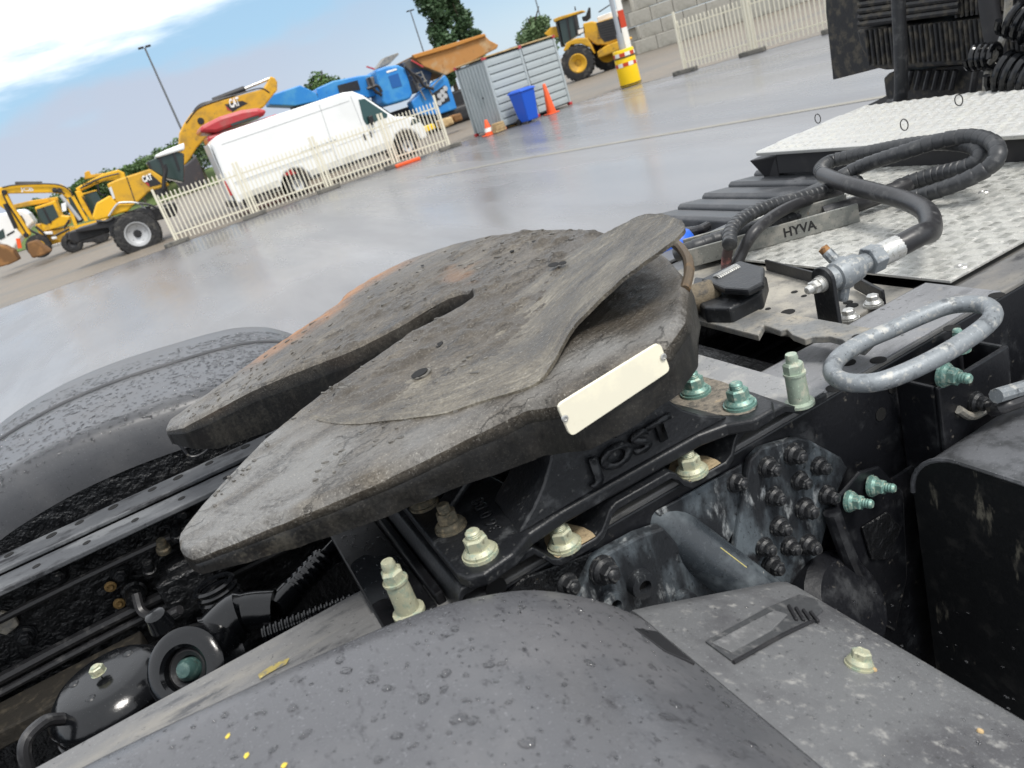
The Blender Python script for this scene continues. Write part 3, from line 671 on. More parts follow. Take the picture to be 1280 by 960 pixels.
# release latch and spring at the plate front
LA = M_casting
b = MB()
b.prism([az(x, y, 1.262) for x, y in ((862, 368), (868, 345), (905, 350), (940, 330), (958, 345), (952, 365), (912, 385), (880, 385))], (0, 0, -.03))
lt = b.build('latch_lever', M_casting, plate, sm=0, bev=.005, seg=3)
p0, p1 = az(896, 352, 1.278), az(922, 338, 1.278)
prof = [p0.lerp(p1, i / 44) for i in range(45)]
MB().tube(prof, .011, 12, rf=lambda i: .0125 if (i // 2) % 2 else .0105).build('spring', M_zinc, lt)
b = MB(); b.prism([az(x, y, 1.285) for x, y in ((876, 348), (925, 325), (955, 333), (955, 352), (935, 362), (905, 360))], (0, 0, -.012)); b.build('pivot_block', M_casting, lt, sm=0, bev=.004)
MB().lathe([(0, -.03), (.022, -.03), (.026, -.02), (.026, .02), (.02, .03), (0, .03)], az(876, 372, 1.262), (.9, -.3, 0), 16).build('grease_lump', mat('grease_lump', (.13, .105, .07), .7, layers=[((.05, .045, .038), 20, .45, .65)], bump=((90, .8, .004),)), lt)
# release bar and loop handle
zb = 1.236
b = MB()
bp = [(868, 391), (905, 380), (960, 388), (1010, 396), (1060, 405), (1105, 412), (1080, 436), (1062, 432), (1053, 424), (1036, 420), (1014, 421), (1006, 424), (990, 418), (983, 411), (975, 413), (955, 406), (948, 419), (905, 408), (865, 398)]
b.prism([az(x, y, zb) for x, y in bp], (0, 0, -.011))
rb = b.build('release_bar', M_bar, plate, sm=0, bev=.002); tag(rb, 'notched flat release bar, rusty along its notches')
hole(rb, az(1073, 421, zb + .0006), .0085)
lp = [(1112, 413), (1080, 427), (1050, 446), (1040, 463), (1050, 475), (1075, 479), (1110, 474), (1165, 450), (1215, 420), (1240, 398), (1236, 384), (1215, 380), (1185, 383), (1150, 396), (1112, 413)]
cen = [az(x, y, zb + .012) for x, y in lp]
MB().tube(cen, .0115, 14, 8).build('loop_handle', M_galv, rb)
# ram of the locking cylinder under the plate
MB().cyl((.45, CY_ - .03, 1.33), (.70, CY_ - .12, 1.27), .03, n=16).build('lock_housing', M_dirtyblack, plate)
b = MB(); b.box(.14, .60, CY_ - .10, CY_ + .10, 1.30, 1.325); b.box(.595, .625, CY_ - .24, CY_ + .2, 1.27, 1.34); b.build('lock_jaw_case', M_frame, plate, sm=0, bev=.01)
# --- corrugated mounting plate
prof = [(.112, 1.192), (.117, 1.208), (.122, 1.215), (.213, 1.216), (.222, 1.203), (.230, 1.190), (.238, 1.1845), (.288, 1.1835), (.299, 1.188), (.308, 1.198), (.316, 1.208), (.326, 1.2125), (.405, 1.2125), (.414, 1.205), (.420, 1.193), (.430, 1.1845), (.485, 1.1835), (.496, 1.190), (.503, 1.203), (.510, 1.212), (.522, 1.216), (.590, 1.213), (.603, 1.206), (.612, 1.199), (.66, 1.1975)]
P = [[V((x, CY_ - .447 + .894 * k / 12, z + .0094)) for k in range(13)] for x, z in prof]
Qm = [[V((p.x, p.y, p.z - .0105)) for p in r] for r in P]
mp_ = MB().slab(P, Qm).build('mounting_plate', M_casting, truck, sm=45, bev=.002); tag(mp_, 'corrugated black mounting plate under the fifth wheel pedestals')
for px, py, me in ((706, 682, ME_olive), (865, 590, ME_olive)):
    p = az(px, py, 1.194); inst('bolt', me, mp_, (p.x, p.y, 1.193), (0, 0, 1), .3)
    q0 = MB(); n = 18; rr = [.050 * (1 + .2 * nz(px + i * .9, 2, 3)) for i in range(n)]
    q0.add([(p.x + .008 + rr[i] * 1.0 * math.cos(i * 2 * math.pi / n) * .55, max(CY_ - .446, p.y - .005 + rr[i] * math.sin(i * 2 * math.pi / n)), 1.1950) for i in range(n)], [tuple(range(n))])
    q0.build('sand_patch', M_sand, mp_, sm=0)
for px, py, me in ((512, 766, ME_spacer_o), (1000, 505, ME_spacer)):
    zb2 = 1.197 if px < 700 else 1.2075
    p = az(px, py, zb2); inst('spacer_bolt', me, mp_, (p.x, p.y, zb2), (0, 0, 1), .4)
MB().prism([V((x, y, 1.2075)) for x, y in ((.60, .702), (.662, .702), (.662, 1.05), (.578, 1.05), (.578, .78), (.592, .74))], (0, 0, .0016)).build('bare_top', mat('bare_grey_top', (.25, .255, .26), .45, layers=[((.36, .355, .34), 14, .45, .68), ((.1, .1, .1), 24, .58, .72)]), mp_, sm=0)
# rear wet plate with a folded edge
b = MB(); b.box(.034, .098, CY_ - .405, CY_ + .40, 1.1855, 1.1935); b.box(.099, .110, CY_ - .405, CY_ + .40, 1.1855, 1.206)
wp = b.build('rear_cross_plate', M_wetblack, truck, sm=0, bev=.0025); tag(wp, 'wet shiny black cross plate holding a puddle')
q0 = MB(); n = 40; cpt = az(468, 722, 1.1945); pts = []
for i in range(n):
    a = 2 * math.pi * i / n; r_ = 1 + .30 * nz(math.cos(a) * 2, math.sin(a) * 2, 3.3)
    pts.append((min(.094, max(.0365, cpt.x - .004 + .040 * r_ * math.cos(a))), cpt.y + .06 * r_ * math.sin(a), 1.1943))
q0.add(pts, [tuple(range(n))]); q0.build('puddle', M_puddle, wp, sm=0)
def drops(name, pts, parent, m=M_water):
    b = MB()
    for (p, nrm, r, st) in pts:
        nrm = V(nrm).normalized(); u, w_ = frame(nrm); n = 8
        a0 = random.uniform(0, 6.28); e1 = u * math.cos(a0) + w_ * math.sin(a0); e2 = nrm.cross(e1)
        k = []; jit = [random.uniform(.8, 1.2) for _ in range(n)]
        for (fr, h) in ((1, -.05), (.95, .26), (.66, .50)):
            k += [p + e1 * (r * fr * st * jit[j] * math.cos(2 * math.pi * j / n)) + e2 * (r * fr * jit[j] * math.sin(2 * math.pi * j / n)) + nrm * (r * h) for j in range(n)]
        k.append(p + nrm * r * .6)
        b.add(k, [(i * n + j, i * n + (j + 1) % n, (i + 1) * n + (j + 1) % n, (i + 1) * n + j) for i in range(2) for j in range(n)] + [(2 * n + j, 2 * n + (j + 1) % n, 3 * n) for j in range(n)])
    o = b.build(name, m, parent, sm=80); o['kind'] = 'stuff'; return o
pts = []
for _ in range(260):
    x = random.uniform(.037, .096); y = random.uniform(CY_ - .37, CY_ - .02)
    pts.append((V((x, y, 1.1937)), (0, 0, 1), random.choice((.0008, .001, .0013, .002)), 1))
drops('water_droplets', pts, wp)
# --- pedestals
def pedestal(s):
    Y = lambda y: y if s < 0 else 2 * CY_ - y
    P3 = lambda x, y, z: V((x, Y(y), z))
    zb_ = 1.2262; b = MB()
    # foot slab with rounded outer corners and a waist
    foot = [(.128, .93), (.124, .70), (.130, .682), (.146, .674), (.185, .680), (.215, .698), (.26, .704), (.46, .704), (.495, .694), (.52, .674), (.552, .674), (.566, .69), (.572, .72), (.572, .90), (.50, .90), (.47, .80), (.25, .80), (.235, .93)]
    b.prism([P3(x, y, zb_) for x, y in foot], (0, 0, .017))
    base = b.build('fifth_wheel_pedestal', M_casting, truck, sm=0, bev=.004, seg=3)
    # body: sloping outer cheek lofted from foot to trunnion
    rows = [(.205, .510, .7055, zb_ + .016), (.212, .50, .7065, 1.2485), (.232, .474, .708, 1.262), (.252, .452, .710, 1.280), (.270, .436, .7125, 1.302), (.282, .426, .715, 1.325), (.288, .42, .717, 1.345)]
    O = []; I = []
    for x0, x1, y, z in rows:
        n = 10; O.append([P3(x0 + (x1 - x0) * k / n, y + .004 * math.sin(math.pi * k / n), z) for k in range(n + 1)])
        I.append([P3(x0 + .012 + (x1 - x0 - .024) * k / n, y + .095, z) for k in range(n + 1)])
    cheek = MB().slab(O, I).build('cheek', M_casting, base, sm=40, bev=.003)
    MB().cyl(P3(.345, .725, 1.338), P3(.345, .90, 1.338), .036, n=24).build('pivot_pin', M_dirtyblack, base)
    # rear web and ribs
    b = MB(); b.prism([P3(.16, .83, zb_ + .016), P3(.30, .83, 1.33), P3(.30, .86, 1.33), P3(.16, .86, zb_ + .016)], (.02, 0, 0)); b.build('rib', M_casting, base, sm=0, bev=.004)
    MB().prism([P3(.40, .80, zb_ + .016), P3(.42, .80, 1.33), P3(.42, .90, 1.33), P3(.40, .90, zb_ + .016)], (.03, 0, 0)).build('rib', M_casting, base, sm=0, bev=.004)
    for x, y, me in ((.158, .708, ME_olive), (.155, .79, ME_dusty), (.150, .872, ME_dusty), (.531, .795, ME_green), (.537, .716, ME_green)):
        if s > 0 and y > .8: continue
        inst('bolt', me, base, P3(x, y, zb_ + .017), (0, 0, 1), random.random(), 1.0 if me is not ME_dusty else .95)
    return base
ped = pedestal(-1); pedf = pedestal(1)
tag(ped, 'black cast pedestal with raised lettering below the ivory nameplate'); tag(pedf, 'black cast pedestal hidden under the rust-edged half of the plate')
# dust around the front bolts
q0 = MB(); n = 22
q0.add([(.533 + .038 * math.cos(i * 2 * math.pi / n) * (1 + .1 * nz(i, 1, 1)), .79 + .10 * math.sin(i * 2 * math.pi / n) * (1 + .2 * nz(i, 4, 1)), 1.2437) for i in range(n)], [tuple(range(n))]); q0.build('dust_patch', mat('light_dust', (.21, .185, .15), .9, layers=[((.09, .085, .075), 50, .45, .65), ((.33, .27, .19), 30, .58, .72)]), ped, sm=0)
# raised JOST lettering and its mark, lying on the sloped cheek
cd = (V((.3, .7125, 1.302)) - V((.3, .7065, 1.2485))).normalized()
text_mesh('JOST', V((.305, .7065, 1.2475)), (1, 0, .03), cd, .126, .0042, M_casting, 'lettering', ped, .036, .045)
b = MB(); c0 = V((.372, .7115, 1.297)); b.obox(c0, V((.018, 0, 0)), cd * .007, V((0, -.004, .0015))); b.build('emblem', M_casting, ped, sm=0, bev=.001)
# casting marks on the foot
text_mesh('36 0 B8', V((.198, .735, 1.2436)), (.15, .98, 0), (-.98, .15, 0), .085, .0015, M_casting, 'casting_mark', ped, .016, .01)
# sensor bolt under the plate
inst('bolt', ME_zinc, ped, ay(672, 574, .80), (.2, -.3, -1), 0, 1.1)

# --- things on the outside of the near rail
YR = CY_ - .4255
def gusset(name, px, y, th, m, parent=truck, bev=.003):
    return MB().prism([ay(x, yy, y) for x, yy in px], (0, th, 0)).build(name, m, parent, sm=0, bev=bev)
M_salt = mat('salt_stained_black', (.016, .018, .021), .45, layers=[((.10, .12, .135), 9, .44, .66, (1, 1, .4), .6), ((.27, .285, .29), 24, .56, .70, (1, 1, .4), .7), ((.012, .012, .014), 8, .55, .68)], bump=((90, .7, .003, (1, 1, .3)), (260, .4, .001)))
g1_ = gusset('gusset_plate', [(938, 575), (952, 560), (998, 547), (1012, 550), (1052, 572), (1060, 585), (1052, 605), (1038, 640), (1026, 690), (1000, 730), (940, 735), (915, 712), (925, 650)], YR - .012, .0115, M_salt)
tag(g1_, 'salt stained gusset plate studded with large black bolts')
for px, py in ((958, 583), (990, 567), (1022, 582), (998, 600), (966, 620), (1032, 618), (1004, 635), (972, 657), (954, 683), (1008, 680), (985, 682), (962, 705)):
    p = ay(px, py, YR - .012); inst('bolt', ME_blackL, g1_, p, (0, -1, 0), random.random() * 3, random.uniform(.85, 1.0))
g2_ = gusset('bearing_bracket', [(735, 720), (745, 700), (800, 670), (830, 660), (905, 745), (915, 800), (720, 800), (715, 760)], YR - .02, .019, M_salt)
for px, py, r in ((798, 727, .017), (852, 750, .016), (762, 750, .015)):
    p = ay(px, py, YR - .02); MB().lathe([(0, 0), (r, 0), (r * 1.05, -.004), (r, .014), (r * .5, .015), (r * .5, .004), (0, .004)], p, (0, -1, 0), 20).build('boss', M_salt, g2_); inst('bolt_hole_disc', ME_disc, g2_, p + V((0, -.0052, 0)), (0, -1, 0)).scale = (r * .48, r * .48, 1)
for px, py, s in ((752, 712, 1.15), (706, 728, 1.), (917, 602, .9), (915, 700, .8)):
    p = ay(px, py, YR - (.02 if 735 < px < 900 else .001)); inst('bolt', ME_blackL, rail_n, p, (.1, -1, .1), .5, s)
gusset('web_plate', [(600, 770), (660, 720), (700, 705), (742, 690), (745, 780), (600, 800)], YR - .006, .0055, M_dirtyblack, rail_n)
hole(rail_n, ay(620, 735, YR - .0068), .013, (0, -1, 0))
gusset('web_plate', [(820, 640), (928, 580), (930, 640), (900, 700), (860, 690)], YR - .004, .0035, M_salt, rail_n)
tb = MB(); pA, pB = ay(806, 636, YR + .03), ay(966, 758, .652)
tb.tube([pA, pA.lerp(pB, .5), pB], .031, 22); tube_o = tb.build('stabiliser_tube', mat('stabiliser_paint', (.03, .036, .042), .26, layers=[((.09, .105, .115), 8, .46, .68, (1, 1, 1), .45), ((.42, .41, .38), 24, .68, .74, (1, 1, 1), .8)], bump=((120, .4, .001),)), truck, sm=60)
M_scr = mat('yellow_scratch', (.38, .33, .12), .5)
d = (pB - pA).normalized(); nrm = V((.1, -.5, .85)); nrm = (nrm - d * nrm.dot(d)).normalized()
MB().bar(pA.lerp(pB, .48) + nrm * .0308, pA.lerp(pB, .68) + nrm * .0308, .0014, .0006, nrm).build('scratch', M_scr, tube_o, sm=0)
# bracket with two green studs in front of the gusset
g3_ = gusset('spring_bracket', [(1045, 625), (1075, 590), (1100, 583), (1130, 615), (1135, 720), (1120, 790), (1085, 770), (1055, 690)], YR - .03, .006, M_frame)
for px, py in ((1060, 626), (1088, 607)): inst('stud', ME_stud, g3_, ay(px, py, YR - .030), (.35, -1, .05), .4, .9)
b = MB(); b.prism([ay(1078, 660, YR - .035), ay(1110, 640, YR - .035), ay(1128, 660, YR - .035), ay(1110, 700, YR - .035), ay(1090, 700, YR - .035)], (0, .004, 0)); b.build('recess_plate', M_dirtyblack, g3_, sm=0, bev=.002)
b = MB(); b.tube([ay(1040, 640, YR - .03), ay(1058, 690, YR - .035), ay(1082, 745, YR - .04), ay(1090, 800, YR - .05)], .012, 10, 6); b.build('stay', M_frame, g3_)
MB().lathe([(0, -.05), (.05, -.05), (.075, -.02), (.075, .04), (.06, .055), (0, .06)], ay(1030, 760, YR - .02), (.3, -1, .6), 24).build('bump_stop', M_frame, truck)
MB().box(.30, 1.6, .7085, .714, .40, .884).build('added_dark_sheet', M_frame, truck, sm=0)  # black filler sheets added to keep the gap below the rail dark
MB().box(.675, .80, .700, .7055, .40, 1.02).build('added_dark_sheet', M_frame, truck, sm=0)
# --- open box bracket and bolts further forward
xb = .93
b = MB()
pts = [az(x, y, 1.162) for x, y in ((1145, 470), (1168, 455), (1235, 432), (1262, 440), (1262, 452), (1236, 462), (1190, 452), (1160, 478))]
c1, c2, c3, c4 = V((.80, .655, 1.16)), V((.945, .655, 1.16)), V((.945, .715, 1.16)), V((.80, .715, 1.16))
b.box(.80, .945, .648, .655, 1.0, 1.16); b.box(.938, .945, .6555, .715, 1.0, 1.1595); b.box(.80, .807, .6555, .715, 1.0, 1.1595); b.box(.8075, .9375, .656, .715, 1.10, 1.106)
bx = b.build('tank_bracket', M_frame, truck, sm=0, bev=.003)
inst('stud', ME_stud, bx, ay(1178, 468, .648), (.1, -1, 0), .3, 1.0); inst('stud', ME_stud, bx, (.90, .69, 1.163), (0, 0, 1), .3, .9)
inst('bolt', ME_black, bx, ay(1218, 502, .648), (0, -1, 0), 0, .8)
MB().tube([ay(1198, 512, .645), ay(1215, 520, .645), ay(1240, 508, .645), ay(1300, 480, .66)], .006, 8, 6).build('strap', M_bar, bx)
MB().tube([ay(1245, 495, .60), ay(1262, 490, .60), ay(1330, 470, .6)], .010, 10, 6).build('strap', M_galv, bx)
MB().tube([ay(1240, 512, .62), ay(1262, 505, .60), ay(1330, 480, .6)], .010, 10, 6).build('air_line', M_rubber, bx)
# --- battery box on the right: rounded section extruded forward
x0, x1 = .755, 1.6
sec = []
yt, yi, zt, zbm, R_ = .20, .668, 1.088, .55, .075
for k in range(9):
    a = math.pi / 2 * k / 8; sec.append((yi - R_ + R_ * math.sin(a), zt - R_ + R_ * math.cos(a)))
sec = [(yt, zbm), (yt, zt - .012), (yt + .03, zt)] + sec + [(yi, zbm)]
M_boxtop = mat('box_dusty_alu', (.13, .135, .145), .35, .2, layers=[((.065, .068, .072), 12, .46, .64, (1, 1, 1), .3), ((.38, .37, .34), 6, .60, .74, (1, 1, 1), .5), ((.04, .04, .04), 45, .64, .74)], bump=((120, .3, .001),))
M_boxrear = mat('box_peeling_black', (.010, .011, .012), .42, layers=[((.15, .14, .11), 5, .60, .66, (1, 1.8, .5), .8), ((.03, .03, .029), 14, .5, .7), ((.20, .19, .15), 12, .69, .72, (1, 2.2, .4), .8)], bump=((150, .3, .001),))
P = [[V((x, y, z)) for y, z in sec] for x in (x0 + .003, x1)]
b = MB(); b.grid(P); bb = b.build('battery_box', M_boxtop, truck, sm=50); tag(bb, 'rounded box with dusty top and peeling black end wall')
MB().prism([V((x0, y, z)) for y, z in sec], (.0028, 0, 0)).build('end_wall', M_boxrear, bb, sm=0)
MB().tube([V((x0 - .001, y, z)) for y, z in sec[1:-1]], .0035, 6).build('edge_seam', M_boxtop, bb)
# --- near mudguard: rolled sheet over the wheel
MG = [(-.98, .70), (-.93, .90), (-.84, 1.06), (-.71, 1.19), (-.56, 1.275), (-.40, 1.310), (-.24, 1.316), (-.07, 1.302), (.03, 1.290), (.093, 1.277), (.164, 1.248), (.219, 1.205), (.262, 1.158), (.30, 1.105)]
def mudguard(s, m, name, ribs):
    Y = lambda v: CY_ + s * v
    prof_ = catmull([V((x, 0, z)) for x, z in MG], 6); P = []; Q_ = []
    for i, p in enumerate(prof_):
        a, c2 = prof_[max(i - 1, 0)], prof_[min(i + 1, len(prof_) - 1)]; d = (c2 - a).normalized(); n_ = V((-d.z, 0, d.x))
        row = []; rq = []
        cross = [(.508, -.050), (.509, -.040), (.512, -.024), (.520, -.010), (.534, -.002), (.555, 0)] + [(.58 + .045 * k, 0) for k in range(14)] + [(1.19, -.004), (1.215, -.016), (1.225, -.04)]
        for v, off in cross:
            if s > 0: off = off * 1.9 if v < .56 else off
            if ribs and abs(v - .80) < .03: off -= .006 * (1 - abs(v - .80) / .03)
            q = p + n_ * off; q.y = Y(v); row.append(q)
            r = q - n_ * .004; rq.append(r)
        P.append(row); Q_.append(rq)
    b = MB(); b.slab(P, Q_); return b.build(name, m, truck, sm=50), P
mgn, PN = mudguard(-1, M_plastic, 'mudguard', False); tag(mgn, 'smooth grey plastic mudguard with scattered rain drops and front latch panel')
mgf, PF = mudguard(1, M_plastic_far, 'mudguard', False); tag(mgf, 'grey plastic mudguard with a raised rib, covered in fine rain beads')
MB().prism([V((x, CY_ + .512, z)) for x, z in ((-1.0, .45), (-.97, .72), (-.92, .90), (-.83, 1.05), (-.70, 1.17), (-.55, 1.24), (-.4, 1.26), (-.05, 1.25), (.16, 1.18), (.29, 1.05), (.36, .5))], (0, .01, 0)).build('added_dark_arch', M_dirtyblack, truck, sm=0)  # dark sheet added so the gap inside the far mudguard stays black
# raised rib on the far mudguard
prof_ = catmull([V((x, CY_ + .90, z + .001)) for x, z in MG], 6); MB().tube(prof_, .0055, 8).build('raised_rib', M_plastic_far, mgf)
# front panel of the near mudguard with latch and bolt
def pan(x, y, up=0): return V((x, y, 1.146 - (x - .275) * .43 + up))
cross = [(.634, -.030), (.631, -.012), (.622, -.003), (.605, 0), (.40, 0), (.2, 0), (-.02, 0), (-.06, -.02)]
P = []; Q_ = []
for x, dz in ((.268, -.012), (.272, -.001), (.30, 0), (.36, 0), (.42, 0), (.465, .0), (.478, -.003), (.486, -.012), (.490, -.06), (.492, -.2)):
    P.append([pan(min(x, .486), y, off + dz) + V((max(0, x - .486), 0, 0)) for y, off in cross]); Q_.append([p + V((-.003 if dz < -.01 else 0, 0, -.004)) for p in P[-1]])
pnl = MB().slab(P, Q_).build('latch_panel', M_panel, mgn, sm=50, bev=0)
def pp(px, py, up=0.0):          # pixel on the sloping panel
    d_ = ray(px, py); o_ = V((0, 0, CAMZ)); n_ = V((.43, 0, 1)); p_ = V((.275, 0, 1.146 + up)); return o_ + d_ * ((p_ - o_).dot(n_) / d_.dot(n_))
la_ = MB().prism([pp(x, y, -.002) for x, y in ((882, 805), (960, 762), (1000, 746), (1020, 752), (1030, 766), (1015, 778), (916, 830))], (.0, 0, .0045)).build('latch_recess', mat('latch_dark', (.055, .057, .06), .4, layers=[((.13, .13, .13), 30, .5, .7)]), pnl, sm=0, bev=.0015)
MB().prism([pp(x, y, .001) for x, y in ((890, 806), (968, 765), (985, 770), (965, 790), (915, 818))], (0, 0, .003)).build('latch_tongue', mat('latch_tongue_grey', (.12, .122, .125), .45, layers=[((.2, .2, .2), 30, .5, .7)]), pnl, sm=0, bev=.001)
for k in range(4):
    a, c2 = pp(986 + k * 9, 757 + k * 2.6, .004), pp(996 + k * 9, 775 + k * 0.6, .004); MB().bar(a, c2, .0035, .004).build('grip_rib', M_mblack, pnl, sm=0, bev=.001)
MB().tube([pp(1016, 776, .002), pp(980, 793, .002), pp(917, 828, .002)], .0022, 6).build('latch_edge', M_mblack, pnl)
nrm = (.43, 0, 1)
pb = bolt_mesh('panel_bolt', M_olive, r=.0095, fl=.0125, hh=.008, tip=0, washer=.002); inst('bolt', pb, pnl, pp(1074, 832, .0), nrm, .4)
for px, py, r in ((1092, 838, .0032), (1225, 915, .003), (1084, 840, .002)): MB().lathe([(0, 0), (r, .0005), (r * .8, .0022), (0, .003)], pp(px, py), nrm, 8).build('leaf_scrap', M_wood, pnl)
MB().prism([V((.235, .55, 1.185)), V((.262, .56, 1.156)), V((.262, .50, 1.156)), V((.240, .51, 1.180))], (.003, 0, .003)).build('clip', M_mblack, mgn, sm=0, bev=.001)
# rain: large drops on the near mudguard and the panel, fine beads on the far one
def on_mg(P, count, rfun, i0, i1, j0, j1, strf):
    out_ = []
    for _ in range(count):
        i = random.randint(i0, min(i1, len(P) - 2)); j = random.randint(j0, j1)
        a, b_, c2, d_ = P[i][j], P[i][j + 1], P[i + 1][j], P[i + 1][j + 1]; u, t = random.random(), random.random()
        p = a.lerp(b_, u).lerp(c2.lerp(d_, u), t); n_ = (b_ - a).cross(c2 - a); n_ = n_ if n_.z > 0 else -n_
        out_.append((p, n_, rfun(), strf()))
    return out_
drops('rain_drops', on_mg(PN, 900, lambda: random.choice((.0005, .0006, .0008, .001, .0012, .0016, .002)), 30, 74, 4, 13, lambda: random.uniform(1, 1.8)) + on_mg(PN, 70, lambda: random.uniform(.0025, .0048), 30, 70, 5, 12, lambda: random.uniform(1, 1.7)), mgn)
drops('rain_drops', on_mg(PF, 3800, lambda: random.choice((.0016, .002, .0025, .0032)), 20, 76, 3, 16, lambda: random.uniform(1, 2.2)), mgf)
drops('rain_drops', [(pp(random.uniform(850, 1280), random.uniform(740, 960), .0003), nrm, random.choice((.0006, .0008, .0012, .0018)), random.uniform(1, 1.6)) for _ in range(90)], pnl)
# --- mud flakes of yellow paint on the near mudguard
b = MB()
for px, py in ((218, 955), (282, 915), (305, 938), (350, 948)):
    p = ay(px, py, .53); i = min(range(len(PN)), key=lambda k: abs(PN[k][6].x - p.x)); d_ = ray(px, py)
    z = 1.31 if p.x < 0 else 1.28; q = az(px, py, z + .001); q.z = interp([(x, zz) for x, zz in MG], q.x) + .0012
    n = 6; b.add([(q.x + random.uniform(.5, 1) * .003 * math.cos(k), q.y + random.uniform(.5, 1) * .004 * math.sin(k), q.z) for k in range(n)], [tuple(range(n))])
b.build('paint_flecks', mat('yellow_fleck', (.6, .45, .05), .5), mgn, sm=0)['kind'] = 'stuff'
MB().add([tuple(az(x, y, 1.1925)) for x, y in ((322, 843), (345, 828), (362, 822), (358, 830), (335, 842), (325, 849))], [tuple(range(6))]).build('paint_mark', mat('yellow_mark', (.30, .24, .07), .5, layers=[((.13, .125, .11), 40, .42, .58)]), rail_n, sm=0)

# --- inside the frame, behind the plate: air spring, torque rod, valves, lines
cS = V((-.333, 1.145, 1.095))
sp = MB().lathe([(0, .002), (.03, .0018), (.060, .001), (.066, -.001), (.078, -.012), (.088, -.024), (.090, -.030), (.087, -.036), (.086, -.044), (.090, -.05), (.090, -.16), (.084, -.2), (.06, -.22), (.06, -.34)], cS, (0, 0, 1), 48).build('air_spring', M_glossblack, truck, sm=40)
tag(sp, 'black air spring can with a round lid and centre nut')
inst('centre_nut', bolt_mesh('spring_nut', M_olive, r=.0105, fl=.001, hh=.012, tip=.003), sp, cS + V((0, -.002, -.001)), (0, 0, 1), .3)
for a in (.6, 2.7, 4.4): MB().lathe([(0, .006), (.006, .005), (.009, .002), (.009, -.003)], cS + V((.045 * math.cos(a), .045 * math.sin(a), -.002)), (0, 0, 1), 12).build('screw', M_blackbolt, sp)
MB().tube([cS + V((-.055, -.045, -.005)), cS + V((-.07, -.06, .012)), cS + V((-.095, -.08, .005)), cS + V((-.105, -.09, -.05)), cS + V((-.11, -.095, -.2)), cS + V((-.115, -.09, -.35))], .009, 10, 6).build('air_hose', M_rubber, sp)
# torque rod: eye with rubber bush, forked arm running forward
e0 = az(247, 834, 1.10); axn = V((-.35, -.75, .62)).normalized()
ey = MB().lathe([(.030, .032), (.034, .036), (.048, .036), (.056, .030), (.059, .0), (.056, -.030), (.048, -.036), (.030, -.036), (.030, .032)], e0, axn, 40).build('torque_rod', M_glossblack, truck, sm=40)
tag(ey, 'glossy black torque rod eye with ribbed rubber boots')
MB().lathe([(.030, .020), (.024, .026), (.018, .020), (.018, -.02), (.03, -.02)], e0, axn, 32).build('rubber_bush', M_rubber, ey)
MB().lathe([(0, .038), (.010, .036), (.015, .028), (.016, .010), (.018, .0), (0, 0)], e0, axn, 16).build('centre_pin', mat('dirty_teal', (.035, .075, .07), .45, layers=[((.10, .16, .14), 40, .5, .68), ((.03, .025, .02), 30, .55, .7)]), ey)
a1 = e0 + V((.03, .05, .0)); a2 = az(345, 762, 1.10); a3 = az(372, 722, 1.10); a4 = az(440, 660, 1.11)
MB().tube([a1, (a1 + a2) / 2 + V((0, .012, .01)), a2], [.040] + [.036] * 8 + [.030] * 8, 16, 8).build('arm', M_glossblack, ey)
pts_ = [a2.lerp(a4, i / 60) for i in range(61)]
MB().tube(pts_, .02, 14, rf=lambda i: .021 if i < 12 else ((.020 if (i // 2) % 2 else .0165) if i < 38 else .012)).build('ribbed_boot', M_glossblack, ey)
b1 = az(330, 795, 1.10); b2 = az(470, 742, 1.09)
pts_ = [b1.lerp(b2, i / 80) for i in range(81)]; MB().tube(pts_, .016, 12, rf=lambda i: .015 if (i // 2) % 2 else .0125).build('ribbed_boot', M_glossblack, ey)
MB().lathe([(0, .03), (.014, .024), (.018, .0)], az(203, 783, 1.15), (0, -.2, 1), 12).build('grease_nipple', M_glossblack, ey)
# sensor and plugs on the far web
vb = MB().lathe([(0, .05), (.016, .05), (.018, .04), (.018, .018), (.023, .015), (.023, 0)], ay(168, 735, 1.55), (.0, -1, -.1), 18).build('pressure_sensor', M_dirtyblack, truck)
for px, py in ((138, 733), (149, 754)): MB().lathe([(0, .006), (.005, .007), (.006, .003), (.011, .002), (.011, 0)], ay(px, py, 1.555), (0, -1, 0), 14).build('brass_plug', mat('dull_brass', (.28, .18, .07), .5, .4), vb)
MB().tube([ay(170, 742, 1.50), ay(178, 765, 1.48), ay(200, 772, 1.45), ay(225, 762, 1.42)], .009, 8, 6).build('cable', M_rubber, vb)
# valve block with fittings
b = MB(); c0 = az(235, 715, 1.02); b.box(c0.x - .055, c0.x + .045, c0.y - .05, c0.y + .05, .96, 1.045); b.box(c0.x - .03, c0.x + .10, c0.y - .035, c0.y + .035, 1.0, 1.06)
vv = b.build('valve_block', M_dirtyblack, truck, sm=0, bev=.006); tag(vv, 'greasy black valve block with hose fittings')
for k in range(5):
    c1 = c0 + V((-.05 + .035 * k, -.04 + .02 * (k % 2), .05 + .02 * (k % 3)))
    MB().lathe([(0, .03), (.008, .03), (.010, .02), (.010, .012), (.013, .010), (.013, 0)], c1, (.2, -.4, 1), 12).build('fitting', M_dustbolt if k in (1, 3) else M_dirtyblack, vv)
for k in range(9):
    p = c0 + V((.03 + .02 * (k % 3), -.04 + .03 * (k // 3), .02 + .015 * (k % 4)))
    q_ = V((.55, CY_ - .25 + .055 * k, 1.02 + .012 * (k % 3)))
    mid = p.lerp(q_, .4) + V((0, .03 * math.sin(k * 2), .035 * math.cos(k)))
    MB().tube([p, mid, p.lerp(q_, .7) + V((0, 0, .02)), q_], .006 + .0015 * (k % 3), 8, 8).build('hose', M_rubber, vv)
b = MB(); c1 = az(283, 760, 1.0)
